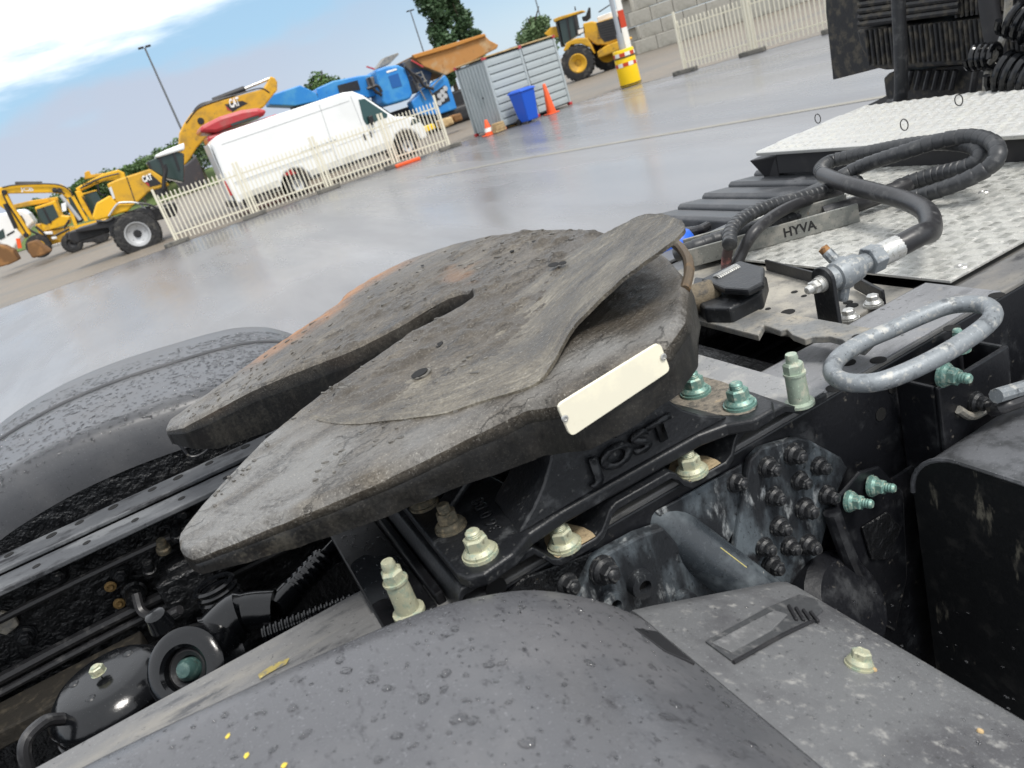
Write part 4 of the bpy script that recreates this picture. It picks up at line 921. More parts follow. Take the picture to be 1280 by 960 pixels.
for k in range(5): b.lathe([(.034, .0), (.038, .004), (.034, .008), (.028, .006), (.028, .002), (.034, 0)], c1 + V((0, 0, .012 * k)), (0, .1, 1), 24)
b.build('dust_boot', M_glossblack, vv)
# dirt ledge of the lower left: cross beam and chipped bracket
MB().box(-2.0, -.35, CY_ + .30, CY_ + .405, .90, .935).build('lower_ledge', mat('muddy_ledge', (.014, .012, .009), .8, layers=[((.05, .042, .03), 20, .5, .7)], bump=((60, .6, .004),)), truck, sm=0, bev=.004)
MB().prism([ay(x, y, 1.545) for x, y in ((0, 765), (18, 770), (24, 782), (8, 795), (-8, 790))], (0, .012, 0)).build('bracket_tab', M_bar, truck, sm=0, bev=.003)
# dark frame fillings behind far rail (brake chamber, brackets) seen past the far flange
b = MB()
b.lathe([(0, .0), (.07, .0), (.08, .02), (.08, .05), (.085, .055), (.085, .065), (.07, .07), (.06, .12), (0, .13)], (-.25, CY_ + .50, 1.05), (.9, .2, .1), 24)
b.build('brake_chamber', M_dirtyblack, truck)
for px in (248,):
    p = ay(px, 590 - (px - 170) * .42, CY_ + .45); MB().tube([p + V((-.03, 0, .02)), p + V((-.02, -.01, -.012)), p + V((.015, -.012, -.01)), p + V((.025, 0, .02))], .003, 8, 6).build('hook', M_frame, rail_f)
b = MB()
for k in range(7): b.box(-.62 + .13 * k, -.53 + .13 * k, CY_ + .435, CY_ + .475, 1.06 + .015 * (k % 3), 1.135 + .012 * (k % 2))
b.build('bracket_row', M_dirtyblack, rail_f, sm=0, bev=.006)

# --- deck in front of the fifth wheel: cross plate with coupling bracket
b = MB(); b.prism([V((x, y, 1.187)) for x, y in ((.815, .868), (.80, 1.42), (1.05, 1.42), (1.05, 1.0), (.95, .985), (.95, .868))], (0, 0, -.008))
M_deck = mat('deck_plate', (.23, .22, .20), .5, .15, layers=[((.38, .355, .30), 9, .36, .70, (1, 1, 1), .6), ((.09, .09, .085), 9, .52, .74, (1, 1, 1), .35), ((.22, .13, .06), 45, .68, .76)], bump=((110, .4, .0015),))
dk = b.build('deck_plate', M_deck, truck, sm=0, bev=.002); tag(dk, 'grey steel deck plate with drilled holes in front of the fifth wheel')
for px, py, r in ((985, 390, .012), (993, 365, .006), (1005, 370, .005), (960, 386, .005), (1065, 382, .010), (1060, 378, .008)): hole(dk, az(px, py, 1.1873), r)
MB().bar(az(958, 331, 1.20), az(1018, 347, 1.20), .004, .022).build('deck_lip', M_frame, dk, sm=0)
MB().bar(az(1068, 352, 1.197), az(1105, 372, 1.197), .006, .026).build('deck_lip', M_frame, dk, sm=0, bev=.002)
MB().add([tuple(az(x, y, 1.1877)) for x, y in ((1092, 412), (1135, 383), (1160, 382), (1120, 410))], [(0, 1, 2, 3)]).build('yellow_strip', M_yellowtape, dk, sm=0)
for px, py in ((1092, 382), (1062, 400)): inst('bolt', ME_zinc, dk, az(px, py, 1.187), (0, 0, 1), .5, 1.0)
# dark padded line bundle in the opening
for k in range(8):
    y0 = .90 + .06 * k
    MB().tube([(.60, y0, 1.03), (.68, y0 + .03 * math.sin(k), 1.06 + .02 * (k % 3)), (.75, y0 - .02, 1.05 + .02 * (k % 2)), (.84, y0 + .02, 1.02), (1.2, y0, 1.03)], .017 + .004 * (k % 3), 10, 6).build('wrapped_line', M_rubber, truck)
# coupling
X0 = .845; yc, zc = .866, 1.268
b = MB(); n = 14; half = .021
poly = [V((X0, yc - half, 1.186)), V((X0, yc + half, 1.186))] + [V((X0, yc + half * math.cos(math.pi * k / n), 1.272 + half * math.sin(math.pi * k / n))) for k in range(n + 1)]
b.prism(poly, (.008, 0, 0)); cb = b.build('coupling_bracket', M_casting, dk, sm=0, bev=.0015)
inst('nut', bolt_mesh('bracket_nut', M_zinc, r=.011, fl=.012, hh=.011, tip=.012), dk, (X0, yc, zc), (-1, 0, 0), .3)
cp = MB().lathe([(0, .008), (.018, .008), (.018, .024), (.022, .026), (.024, .045), (.021, .068), (.015, .078), (.015, .095), (0, .095)], (X0, yc, zc), (1, -.10, .02), 24).build('hose_coupling', M_galv, dk)
tag(cp, 'grey wing nut hose coupling on an upright bracket')
b = MB()
for s, col_ in ((1, 0), (-1, 0)):
    o_ = V((X0 + .048, yc - .004, zc)); dirv = V((-.25, .25 * s + .35, .9 * s)).normalized()
    b.tube([o_, o_ + dirv * .025, o_ + dirv * .046], [.014] * 6 + [.009] * 6 + [.007], 10, 6)
b.build('wing', M_galv, cp)
MB().lathe([(.0, .0), (.008, .0), (.008, .012), (.0, .014)], V((X0 + .048, yc - .004, zc)) + V((-.25, .6, .9)).normalized() * .04, V((-.25, .6, .9)), 12).build('wing_tip', M_rust, cp)
b = MB(); oo = V((X0 + .088, yc - .009, zc + .002)); dd = V((1, -.10, .02)).normalized(); u, w_ = frame(dd)
vs_ = [oo + dd * h + (u * math.cos(math.pi / 3 * i) + w_ * math.sin(math.pi / 3 * i)) * .023 for h in (0, .024) for i in range(6)]
b.add(vs_, [tuple(range(6))[::-1], tuple(range(6, 12))] + [(i, (i + 1) % 6, 6 + (i + 1) % 6, 6 + i) for i in range(6)]); b.build('hex_nut', M_galv, cp, sm=0, bev=.0015)
MB().lathe([(0, .024), (.018, .024), (.019, .03), (.019, .062), (.017, .064), (0, .064)], oo, dd, 22).build('ferrule', M_zinc, cp)
# --- hydraulic hoses lying on the catwalk: a thing of their own
fe = oo + dd * .055
def hz(px, py, z): return az(px, py, z)
h1 = [fe, fe + dd * .05 + V((0, -.004, .004)), hz(1163, 288, 1.262), hz(1158, 265, 1.262), hz(1130, 250, 1.262), hz(1090, 239, 1.268), hz(1055, 229, 1.275), hz(1030, 219, 1.275)]
ho = thing('hydraulic_hose', (fe.x, fe.y, 1.2), 'thick black hydraulic hose looping from the coupling over the tread plate', 'hose')
MB().tube(h1, .018, 18, 14).build('hose_body', M_rubber, ho, sm=60)
def wrapped(name, pts, r, parent, pitch=.016, m=M_wrap):
    c_ = catmull(pts, 24); L_ = [0]
    for a, b_ in zip(c_, c_[1:]): L_.append(L_[-1] + (b_ - a).length)
    step = pitch / 8; n = int(L_[-1] / step); res = []; k = 0
    for i in range(n):
        s = i * step
        while L_[k + 1] < s and k < len(L_) - 2: k += 1
        res.append(c_[k].lerp(c_[k + 1], (s - L_[k]) / max(1e-9, L_[k + 1] - L_[k])))
    return MB().tube(res, r, 14, rf=lambda i: r * (1.07 - .012 * (i % 8)) if i % 8 else r * .93).build(name, m, parent, sm=50)
wrapped('wrapped_sleeve', [hz(1030, 219, 1.275), hz(1026, 212, 1.275), hz(1036, 203, 1.272), hz(1062, 196, 1.275), hz(1100, 188, 1.282), hz(1140, 181, 1.290), hz(1180, 178, 1.293), hz(1215, 182, 1.288), hz(1226, 194, 1.275), hz(1210, 208, 1.258), hz(1170, 218, 1.243), hz(1135, 229, 1.232), hz(1118, 236, 1.226)], .0165, ho)
ho2 = thing('wrapped_hose', tuple(hz(1130, 200, 1.2)), 'spiral wrapped twin hose in a long loop behind the thick hose', 'hose')
wrapped('outer_loop', [hz(1050, 222, 1.255), hz(1068, 212, 1.265), hz(1090, 203, 1.278), hz(1130, 190, 1.295), hz(1175, 176, 1.306), hz(1212, 171, 1.306), hz(1240, 178, 1.298), hz(1247, 195, 1.282), hz(1232, 212, 1.262), hz(1195, 230, 1.242), hz(1150, 245, 1.222), hz(1128, 250, 1.22)], .0158, ho2, .022)
MB().tube([hz(1190, 214, 1.226), hz(1150, 226, 1.228), hz(1118, 238, 1.230), hz(1085, 250, 1.228), hz(1060, 259, 1.222), hz(1030, 268, 1.220)], .018, 14, 12).build('inner_run', M_rubber, ho2, sm=60)
ho3 = thing('air_hose', tuple(az(908, 335, 1.19)), 'pair of thin black hoses bending down beside the lettered steel rail', 'hose')
wrapped('sleeve', [hz(912, 306, 1.262), hz(914, 288, 1.275), hz(930, 272, 1.28), hz(960, 258, 1.275), hz(1000, 247, 1.265), hz(1040, 236, 1.25), hz(1075, 226, 1.24)], .0145, ho3, .016)
MB().tube([hz(908, 348, 1.19), hz(908, 325, 1.225), hz(912, 304, 1.262)], .0105, 12, 8).build('hose_end', mat('worn_red_hose', (.05, .03, .03), .5, layers=[((.22, .08, .07), 20, .55, .66)]), ho3, sm=60)
MB().tube([hz(918, 344, 1.19), hz(926, 318, 1.225), hz(945, 288, 1.262), hz(975, 265, 1.265), hz(1010, 250, 1.255), hz(1050, 240, 1.235)], .0125, 12, 10).build('hose_body', M_rubber, ho3, sm=60)
ho4 = thing('line_bundle', tuple(az(880, 330, 1.19)), 'spiral wrapped line running behind the steel rail from the plate', 'hose')
wrapped('sleeve', [hz(845, 318, 1.225), hz(868, 309, 1.235), hz(900, 298, 1.235), hz(930, 290, 1.235), hz(965, 279, 1.23), hz(1000, 268, 1.225), hz(1040, 257, 1.22)], .0165, ho4, .022)

# --- tread plate (catwalk) over the frame
x0, x1, y0, y1 = 1.045, 1.72, .805, 1.50
tp = MB(); tp.box(x0, x1, y0, y1, 1.1935, 1.1985); tread = tp.build('tread_plate', M_alu, truck, sm=0, bev=.001); tag(tread, 'aluminium tread plate with raised five bar pattern')
b = MB(); gp = .026
for i in range(int((x1 - x0) / gp)):
    for j in range(int((y1 - y0) / gp)):
        cxx, cyy = x0 + .014 + i * gp, y0 + .014 + j * gp; al = (i + j) % 2
        for k in range(5):
            t = (k - 2) * .0042
            ex, ey_ = (.0088, .0013) if al else (.0013, .0088)
            px_, py_ = (cxx, cyy + t) if al else (cxx + t, cyy)
            b.add([(px_ - ex, py_ - ey_, 1.1984), (px_ + ex, py_ - ey_, 1.1984), (px_ + ex, py_ + ey_, 1.1984), (px_ - ex, py_ + ey_, 1.1984),
                   (px_ - ex * .7, py_ - ey_ * .6, 1.1998), (px_ + ex * .7, py_ - ey_ * .6, 1.1998), (px_ + ex * .7, py_ + ey_ * .6, 1.1998), (px_ - ex * .7, py_ + ey_ * .6, 1.1998)],
                  [(4, 5, 6, 7), (0, 1, 5, 4), (1, 2, 6, 5), (2, 3, 7, 6), (3, 0, 4, 7)])
b.build('tread_bars', M_alutread, tread, sm=0)['kind'] = 'stuff'
for px, py in ((1202, 333), (1230, 240)): MB().lathe([(0, .0005), (.005, .0005), (.006, .0018), (.009, .0022), (.011, .0)], az(px, py, 1.1986), (0, 0, 1), 16).build('rivet', M_zinc, tread)
# frame cover below the tread plate's edge
MB().box(1.06, 1.7, CY_ - .27, CY_ + .3, 1.06, 1.16).build('gearbox_cover', M_dirtyblack, truck, sm=0, bev=.02)
MB().prism([V((x, y, 1.18)) for x, y in ((.94, .858), (.94, .99), (1.04, .99), (1.04, .858))], (0, 0, -.006)).build('cover_strip', M_deck, truck, sm=0)
# --- lettered steel rail
A, B_ = az(864, 334, 1.1995), az(1075, 277, 1.1995); d = (B_ - A); d.normalize(); nb_ = V((-d.y, d.x, 0))
b = MB(); 
for off, h in ((0, .040), (.075, .046)):
    p, q = A + nb_ * off, B_ + nb_ * off; b.obox((p + q) / 2 + V((0, 0, h / 2)), (q - p) / 2, nb_ * .003, V((0, 0, h / 2)))
b.obox((A + B_) / 2 + nb_ * .0375 + V((0, 0, .004)), (B_ - A) / 2, nb_ * .034, V((0, 0, .003)))
hy = b.build('hydraulic_rail', M_hyva, truck, sm=0, bev=.0015); tag(hy, 'weathered steel channel stencilled with four black letters')
t0 = az(980, 300, 1.202); f_ = (t0 - A).dot(d)
text_mesh('HYVA', A + d * (f_ + .0) + V((0, 0, .010)) - nb_ * .0034, d, (0, 0, 1), .068, .0, M_ink, 'lettering', hy, .021, .03)
t1 = A + nb_ * .0715 + d * .155 + V((0, 0, .020))
for k, (a_, w0, hh) in enumerate(((0, .008, .010), (.014, .006, .007), (.024, .004, .012), (-.016, .003, .005))): MB().obox(t1 + d * a_, d * w0 / 2, nb_ * .0004, V((0, 0, hh / 2))).build('white_mark', M_whitemark, hy, sm=0)
# --- blue cap and pipes behind the plate
bc = az(905, 292, 1.20); MB().lathe([(0, .040), (.02, .038), (.038, .028), (.046, .012), (.048, 0), (.048, -.05)], bc + V((-.04, .14, -.02)), (0, 0, 1), 28).build('blue_cap', M_bluecap, truck)
MB().tube([az(838, 290, 1.16), az(870, 288, 1.18), az(885, 282, 1.18)], .012, 10, 6).build('pipe_stub', M_rubber, truck)
# --- stepped black cover on the far side
xs_ = [1.28, 1.375, 1.47, 1.575, 1.68, 1.79]
cov = None
M_cover = mat('cover_plastic', (.040, .043, .048), .40, layers=[((.075, .077, .082), 6, .45, .65, (1, 1, 1), .5)], bump=((300, .2, .0006),))
for k in range(5):
    za, zb3 = 1.172, 1.196
    poly = [V((xs_[k] - .004, 1.54, za - .02)), V((xs_[k], 1.54, za + .015)), V((xs_[k] + .012, 1.54, za + .022)), V((xs_[k + 1] - .004, 1.54, za + .010)), V((xs_[k + 1] - .004, 1.54, za - .02))]
    b = MB(); b.prism(poly, (0, .39, 0))
    if cov is None: cov = b.build('stepped_cover', M_cover, truck, sm=0, bev=.004); tag(cov, 'black plastic cover of stepped slats beyond the tread plate')
    else: b.build('slat', M_cover, cov, sm=0, bev=.004)
MB().box(1.25, 1.85, 1.50, 1.92, .95, 1.15).build('cover_body', M_mblack, cov, sm=0, bev=.01)
MB().lathe([(0, .004), (.014, .003), (.018, 0)], (1.60, 1.66, 1.192), (0, 0, 1), 18).build('vent_button', M_cover, cov)
# --- silver grip walkway behind the cab
zw = 1.268; xa = 1.635
wk = None
for k in range(5):
    xk = xa + k * .092 * (1 if k else 1); b = MB()
    poly = [V((xk, .25, zw - .014)), V((xk - .004, .25, zw - .004)), V((xk + .004, .25, zw)), V((xk + .084, .25, zw)), V((xk + .088, .25, zw - .006)), V((xk + .086, .25, zw - .014))]
    b.prism(poly, (0, 1.60 + .01 * (k % 2), 0))
    if wk is None: wk = b.build('grip_walkway', M_walk, truck, sm=0, bev=.002); tag(wk, 'silver walkway of perforated grip planks behind the cab'); o_ = wk
    else: o_ = b.build('plank', M_walk, wk, sm=0, bev=.002)
    t = MB()
    for r_ in range(2):
        for j in range(46):
            yy = .30 + j * .0335 + (.0165 if r_ else 0); xx = xk + .024 + r_ * .040
            t.add([(xx - .011, yy - .010, zw), (xx + .011, yy - .010, zw), (xx + .011, yy + .010, zw), (xx - .011, yy + .010, zw), (xx - .006, yy - .004, zw + .0045), (xx + .006, yy - .004, zw + .0045), (xx + .006, yy + .004, zw + .0045), (xx - .006, yy + .004, zw + .0045)],
                  [(4, 5, 6, 7), (0, 1, 5, 4), (1, 2, 6, 5), (2, 3, 7, 6), (3, 0, 4, 7)])
    t.build('grip_teeth', M_walk, wk, sm=0)['kind'] = 'stuff'
b = MB(); b.box(1.66, 2.08, .26, 1.80, 1.19, 1.252); b.prism([V((1.66, 1.80, 1.243)), V((1.63, 1.88, 1.243)), V((1.66, 1.85, 1.17)), V((1.66, 1.80, 1.15))], (.42, 0, 0)); b.build('walkway_support', M_mblack, wk, sm=0, bev=.003)
for px, py in ((1023, 148), (1131, 157), (1199, 126)):
    p = az(px, py + 6, zw + .004); rr = []
    for k in range(21): a = 2 * math.pi * k / 20; rr.append(p + V((0, .011 * math.sin(a), .014 - .014 * math.cos(a))))
    MB().tube(rr, .0014, 6, cap=False).build('wire_ring', M_ink, wk)
# --- rear of the cab: dark panel, ribbed intake, grab pipe, coiled air lines
M_dirtyrib = mat('muddy_black', (.016, .016, .017), .5, layers=[((.085, .075, .058), 14, .46, .66, (1, 1, 1), .8)], bump=((90, .4, .003),))
XC = 2.42
pn = MB().prism([ax(x, y, XC + .22) for x, y in ((1030, -80), (1032, 15), (1041, 100), (1096, 86), (1160, 60), (1160, -80))], (.012, 0, 0)).build('side_flap', M_dirtyrib, truck, sm=0, bev=.004)
tag(pn, 'muddy black flap panel behind the ribbed intake housing')
MB().box(XC + .32, XC + .55, .1, 2.0, 1.0, 3.2).build('cab_back', M_mblack, truck, sm=0, bev=.02)
low = [(1070, 38), (1076, 62), (1092, 85), (1106, 88), (1220, 80), (1300, 70), (1300, 5), (1230, 24), (1130, 33)]
it = MB().prism([ax(x, y, XC) for x, y in low], (.25, 0, 0)).build('intake_housing', M_dirtyrib, truck, sm=0, bev=.008); tag(it, 'muddy black intake housing with upright ribs and stacked slats above')
for k in range(34):
    xx = 1082 + k * 6.2; a, c2 = ax(xx, 38 - (xx - 1075) * .10, XC - .006), ax(xx + 5, 82 - (xx - 1075) * .06, XC - .006)
    MB().tube([a, c2], .0065, 6).build('rib', M_dirtyrib, it)
for k in range(9):
    yy = 30 - k * 8.2
    a, c2 = ax(1074, yy, XC - .01), ax(1200, yy - 17, XC - .01); MB().tube([a, c2], .011, 8).build('slat', M_dirtyrib, it)
for k in range(16):
    a, c2 = ax(1196 + k * 6.5, 22 - k, XC), ax(1192 + k * 6.5, -60, XC); MB().tube([a, c2], .006, 6).build('rib', M_dirtyrib, it)
MB().prism([ax(x, y, XC + .03) for x, y in ((1074, 36), (1300, 0), (1300, -90), (1072, -90))], (.2, 0, 0)).build('upper_body', M_mblack, it, sm=0)
# base of the cab mounting
b = MB(); b.prism([ax(x, y, XC + .05) for x, y in ((1104, 98), (1110, 92), (1230, 78), (1300, 72), (1300, 130), (1240, 118), (1170, 122), (1108, 130))], (.2, 0, 0)); b.build('mount_bracket', M_dirtyrib, truck, sm=0, bev=.006)
for k in range(6): MB().tube([ax(1140 + 11 * k, 88, XC + .03), ax(1134 + 11 * k, 112, XC + .03)], .009, 8).build('cable', M_rubber, truck)
MB().prism([az(x, y, 1.240) for x, y in ((1062, 141), (1090, 128), (1110, 118), (1118, 134), (1100, 140))], (0, 0, -.06)).build('foot_step', M_mblack, truck, sm=0, bev=.006)
gpp = MB().tube([ax(1122, -90, 2.25), ax(1123, 0, 2.25), ax(1126, 70, 2.25), ax(1126, 118, 2.25), ax(1122, 129, 2.25), ax(1112, 131, 2.25)], .021, 14, 6).build('grab_pipe', mat('pipe_black', (.02, .021, .023), .4, layers=[((.07, .07, .07), 14, .5, .7)]), truck)
MB().tube([ax(1228, -60, 2.3), ax(1238, 20, 2.3), ax(1246, 70, 2.3), ax(1250, 130, 2.3)], .026, 12, 6).build('exhaust_pipe', M_mblack, truck)
def coil(px0, py0, px1, py1, turns, R, r, X, name):
    p, q = ax(px0, py0, X), ax(px1, py1, X); d = (q - p); u, w_ = frame(d); pts = []
    for k in range(turns * 14 + 1):
        a = 2 * math.pi * k / 14; pts.append(p + d * (k / (turns * 14)) + u * R * math.cos(a) + w_ * R * math.sin(a))
    return MB().tube(pts, r, 8).build(name, M_glossblack, truck)
coil(1215, 72, 1245, 70, 4, .030, .008, 2.15, 'coiled_air_line'); coil(1248, 88, 1310, 104, 6, .048, .009, 2.10, 'coiled_air_line'); coil(1262, 20, 1310, 40, 5, .042, .009, 2.15, 'coiled_air_line')
MB().tube([ax(1262, -20, 2.2), ax(1258, 30, 2.2), ax(1248, 62, 2.18), ax(1236, 85, 2.16), ax(1232, 118, 2.16)], .010, 8, 6).build('air_line', M_bar, truck)
MB().tube([ax(1222, 78, 2.17), ax(1218, 100, 2.17), ax(1214, 124, 2.17)], .010, 8, 6).build('air_line', M_rubber, truck)
#BACKGROUND#
FINE = False
# ================================================================== THE YARD BEHIND
def poly_y(b, px, y, depth, s=1., ox=0., oy=0.):
    return b.prism([ay(ox + x / s, oy + yy / s, y) for x, yy in px], (0, depth, 0))
def part_y(name, px, y, depth, m, parent, s=1., ox=0., oy=0., bev=.03):
    b = MB(); poly_y(b, px, y, depth, s, ox, oy); return b.build(name, m, parent, sm=0, bev=bev)
def wheel_y(parent, c0, r, wd, rim_m, name='wheel', hub=True):
    o = MB().lathe([(r * .55, -wd / 2), (r * .8, -wd / 2), (r * .95, -wd * .46), (r, -wd * .3), (r, wd * .3), (r * .95, wd * .46), (r * .8, wd / 2), (r * .55, wd / 2)], c0, (0, 1, 0), 36).build(name, M_tyre, parent)
    b = MB()
    for k in range(28):
        a = 2 * math.pi * k / 28; e = V((math.cos(a), 0, math.sin(a))); t = V((-math.sin(a), 0, math.cos(a)))
        b.obox(V(c0) + e * r * 1.005, e * r * .025, t * r * .06, V((0, wd * .42, 0)) + t * r * .05)
    tr = b.build('tread_lugs', M_tyre, o, sm=0); tr['kind'] = 'stuff'
    MB().lathe([(0, .10 * wd), (r * .16, .08 * wd), (r * .18, .22 * wd), (r * .3, .24 * wd), (r * .42, .30 * wd), (r * .50, .48 * wd), (r * .57, .49 * wd), (r * .56, -.2 * wd)], c0, (0, -1, 0), 32).build('rim', rim_m, o)
    if hub: MB().lathe([(0, .34 * wd), (r * .12, .34 * wd), (r * .15, .2 * wd)], c0, (0, -1, 0), 16).build('hub', M_mblack, o)
    return o

# --- palisade fences
def pale_mesh(h):
    b = MB(); b.box(-.018, .018, -.012, .012, .10, h); b.add([(-.018, -.012, h), (.018, -.012, h), (.018, .012, h), (-.018, .012, h), (0, 0, h + .04)], [(0, 1, 4), (1, 2, 4), (2, 3, 4), (3, 0, 4)])
    return b.mesh('pale', M_fence, 0)
ME_pale_f = pale_mesh(1.50)
def fence(p, q, n, label, feet=(True, True), hh=1.72):
    p, q = V((*p, 0)), V((*q, 0)); d = q - p; ln = d.length; d.normalize(); ang = math.atan2(d.y, d.x)
    t = thing('fence_panel', p, label, 'fence', 'white palisade fence panels'); t.rotation_euler = (0, 0, ang)
    R = Matrix.Translation(p) @ Matrix.Rotation(ang, 4, 'Z')
    def put(b, name, m, bev=0.):
        o = bpy.data.objects.new(name, b.mesh(name, m, 0)); C.objects.link(o); o.parent = t
        if bev: md = o.modifiers.new('Bevel', 'BEVEL'); md.width = bev; md.segments = 2
        return o
    for x, f in ((.045, feet[0]), (ln - .045, feet[1])):
        b = MB(); b.box(x - .035, x + .035, -.03, .03, .0 if not f else .12, hh); put(b, 'post', M_fence, .006)
        if f: b = MB(); b.box(x - .38, x + .38, -.13, .13, 0, .13); put(b, 'concrete_foot', M_concdk, .02)
    for z in (.28, 1.32): b = MB(); b.box(.05, ln - .05, .013, .045, z, z + .045); put(b, 'rail', M_fence, .004)
    for k in range(n):
        o = bpy.data.objects.new('pale', ME_pale_f); C.objects.link(o); o.parent = t; o.location = (.12 + (ln - .24) * k / (n - 1), 0, 0)
FL = [(.42, 26.05), (2.98, 25.8), (5.42, 25.5), (7.70, 25.2), (9.55, 24.75)]
lb = ['white palisade fence panel beside the yellow dump truck wheel', 'white palisade fence panel in front of the van\'s rear doors', 'white palisade fence panel in front of the van\'s rear wheel', 'white palisade fence panel in front of the van\'s cab, ending near the grey container']
for i in range(4): fence((FL[i][0] + .01, FL[i][1]), (FL[i + 1][0] - .01, FL[i + 1][1]), (19, 18, 17, 15)[i], lb[i], (i == 0, True))
FR = [(16.25, 20.9), (17.3, 18.9), (18.3, 16.7), (19.3, 14.5)]
lb = ['white palisade fence panel before the block wall beside the yellow guard', 'white palisade fence panel between the block wall and the truck\'s ribbed intake', 'white palisade fence panel mostly hidden behind the truck cab']
for i in range(3): fence(FR[i], (FR[i + 1][0] - .01, FR[i + 1][1]), 17, lb[i], (i == 0, True), 1.8)
# --- concrete block wall
Wc = az(806, 66, 0); wl = thing('block_wall', Wc, 'wall of large pale concrete blocks behind the right-hand fence and the wheel loader', 'wall')
dB = V((.62, -.785, 0)); dN = V((.785, .62, 0))
ME_blk = None
bw, bh, bd = 1.55, .92, .8
b = MB(); b.box(0, bw - .03, 0, bd - .02, 0, bh - .03); ME_blk = b.mesh('block', M_conc, 0)
for r_ in range(6):
    for k in range(13):
        o = bpy.data.objects.new('block', ME_blk); C.objects.link(o)
        o.location = Wc + dB * (k * bw + (.0 if r_ % 2 else -.55) ) + dN * random.uniform(-.02, .02) + V((0, 0, r_ * bh)); o.rotation_euler = (0, 0, math.atan2(dB.y, dB.x)); attach(o, wl)
        md = o.modifiers.new('Bevel', 'BEVEL'); md.width = .04; md.segments = 2
    for k in range(3):
        o = bpy.data.objects.new('block', ME_blk); C.objects.link(o)
        o.location = Wc + dN * (.85 + k * bw + (.4 if r_ % 2 else 0)) - dB * (.6 + .02 * (k % 2)) + V((0, 0, r_ * bh)); o.rotation_euler = (0, 0, math.atan2(dN.y, dN.x)); attach(o, wl)
        md = o.modifiers.new('Bevel', 'BEVEL'); md.width = .04; md.segments = 2
# --- white van
YV = 28.0
van = thing('white_van', (6.4, YV + 1, 0), 'white high-roof panel van parked behind the palisade fence', 'van')
VX = lambda x, z, y=0: V((x, YV + y, z))
side = [(2.80, .42), (2.74, 1.2), (2.80, 2.45), (2.95, 2.62), (3.3, 2.68), (7.6, 2.74), (7.95, 2.68), (8.25, 2.45), (8.95, 1.62), (9.10, 1.46), (9.70, 1.28), (9.95, 1.10), (10.06, .78), (10.05, .42), (9.75, .38), (9.70, .60), (9.50, .85), (9.2, .93), (8.9, .85), (8.70, .60), (8.65, .36), (5.5, .36), (5.45, .60), (5.25, .85), (4.95, .93), (4.65, .85), (4.45, .60), (4.4, .38)]
body = MB().prism([VX(x, z) for x, z in side], (0, 2.0, 0)).build('body', M_white, van, sm=0, bev=.09, seg=3)
MB().prism([VX(x, z, -.012) for x, z in ((8.02, 2.36), (8.25, 2.33), (8.85, 1.62), (8.80, 1.52), (7.98, 1.50), (7.94, 1.7))], (0, .01, 0)).build('side_window', M_vanglass, van, sm=0)
MB().add([VX(x, z, y) + V((.02, 0, .02)) for x, z, y in ((8.28, 2.42, .12), (8.98, 1.60, .05), (8.98, 1.60, 1.95), (8.28, 2.42, 1.88))], [(0, 1, 2, 3)]).build('windscreen', M_vanglass, van, sm=0)
MB().prism([VX(2.735, z, y) for z, y in ((.55, .06), (2.4, .1), (2.5, .2), (2.5, 1.8), (2.4, 1.9), (.55, 1.94))], (-.02, 0, 0)).build('rear_doors', M_vanshade, van, sm=0, bev=.008)
for y in (.07, 1.83): MB().box(2.695, 2.78, YV + y - .01, YV + y + .11, .75, 1.25).build('tail_lamp', M_red, van, sm=0, bev=.01)
MB().box(2.62, 2.80, YV + .04, YV + 1.96, .36, .58).build('rear_bumper', M_mblack, van, sm=0, bev=.03)
for px, py in ((456, 171), (463, 168)): p = ay(px, py, YV - .02); MB().box(p.x - .035, p.x + .035, YV - .03, YV, p.z - .1, p.z + .1).build('door_handle', M_mblack, van, sm=0, bev=.01)
MB().prism([VX(x, z, -.008) for x, z in ((3.0, .42), (4.35, .42), (4.35, .52), (3.0, .52))], (0, .006, 0)).build('lower_trim', M_mblack, van, sm=0)
MB().prism([VX(x, z, -.008) for x, z in ((5.55, .40), (8.6, .40), (8.6, .50), (5.55, .50))], (0, .006, 0)).build('lower_trim', M_mblack, van, sm=0)
M_seam = mat('van_seam', (.33, .34, .34), .5)
for pts_ in (((3.1, 2.35), (7.7, 2.42)), ((6.55, .55), (6.65, 2.6)), ((7.85, .5), (7.8, 2.55)), ((6.7, 1.15), (8.9, 1.2)), ((2.95, 1.1), (6.5, 1.12))):
    MB().bar(VX(*pts_[0], -.003), VX(*pts_[1], -.003), .014, .008, (0, 1, 0)).build('panel_seam', M_seam, van, sm=0)
MB().prism([VX(x, z, -.01) for x, z in ((9.55, 1.0), (9.92, 1.02), (9.90, 1.12), (9.66, 1.22))], (0, .02, 0)).build('headlamp', M_glass, van, sm=0)
for x in (4.95, 9.2):
    wheel_y(van, (x, YV + .16, .36), .36, .24, M_rim); wheel_y(van, (x, YV + 1.84, .36), .36, .24, M_rim)
MB().box(8.1, 8.25, YV - .22, YV, 1.45, 1.75).build('mirror', M_mblack, van, sm=0, bev=.03)
M_sill = mat('road_dirt_film', (.50, .49, .45), .6, layers=[((.66, .66, .63), 1.6, .42, .62)])
for xa_, xb_ in ((2.95, 4.38), (5.52, 8.62)): MB().prism([VX(x, z, -.004) for x, z in ((xa_, .52), (xb_, .52), (xb_, .74), (xa_, .70))], (0, .003, 0)).build('sill_dirt', M_sill, van, sm=0)
MB().prism([VX(x, z, -.006) for x, z in ((3.0, 1.02), (6.5, 1.05), (6.5, 1.16), (3.0, 1.13))], (0, .005, 0)).build('rub_strip', mat('rub_strip', (.62, .63, .62), .5), van, sm=0)
text_mesh('-- --- --- ---', VX(5.6, 1.30, -.012), (1, 0, .02), (0, 0, 1), 1.35, 0, M_seam, 'side_lettering', van, .06, .03) if False else None
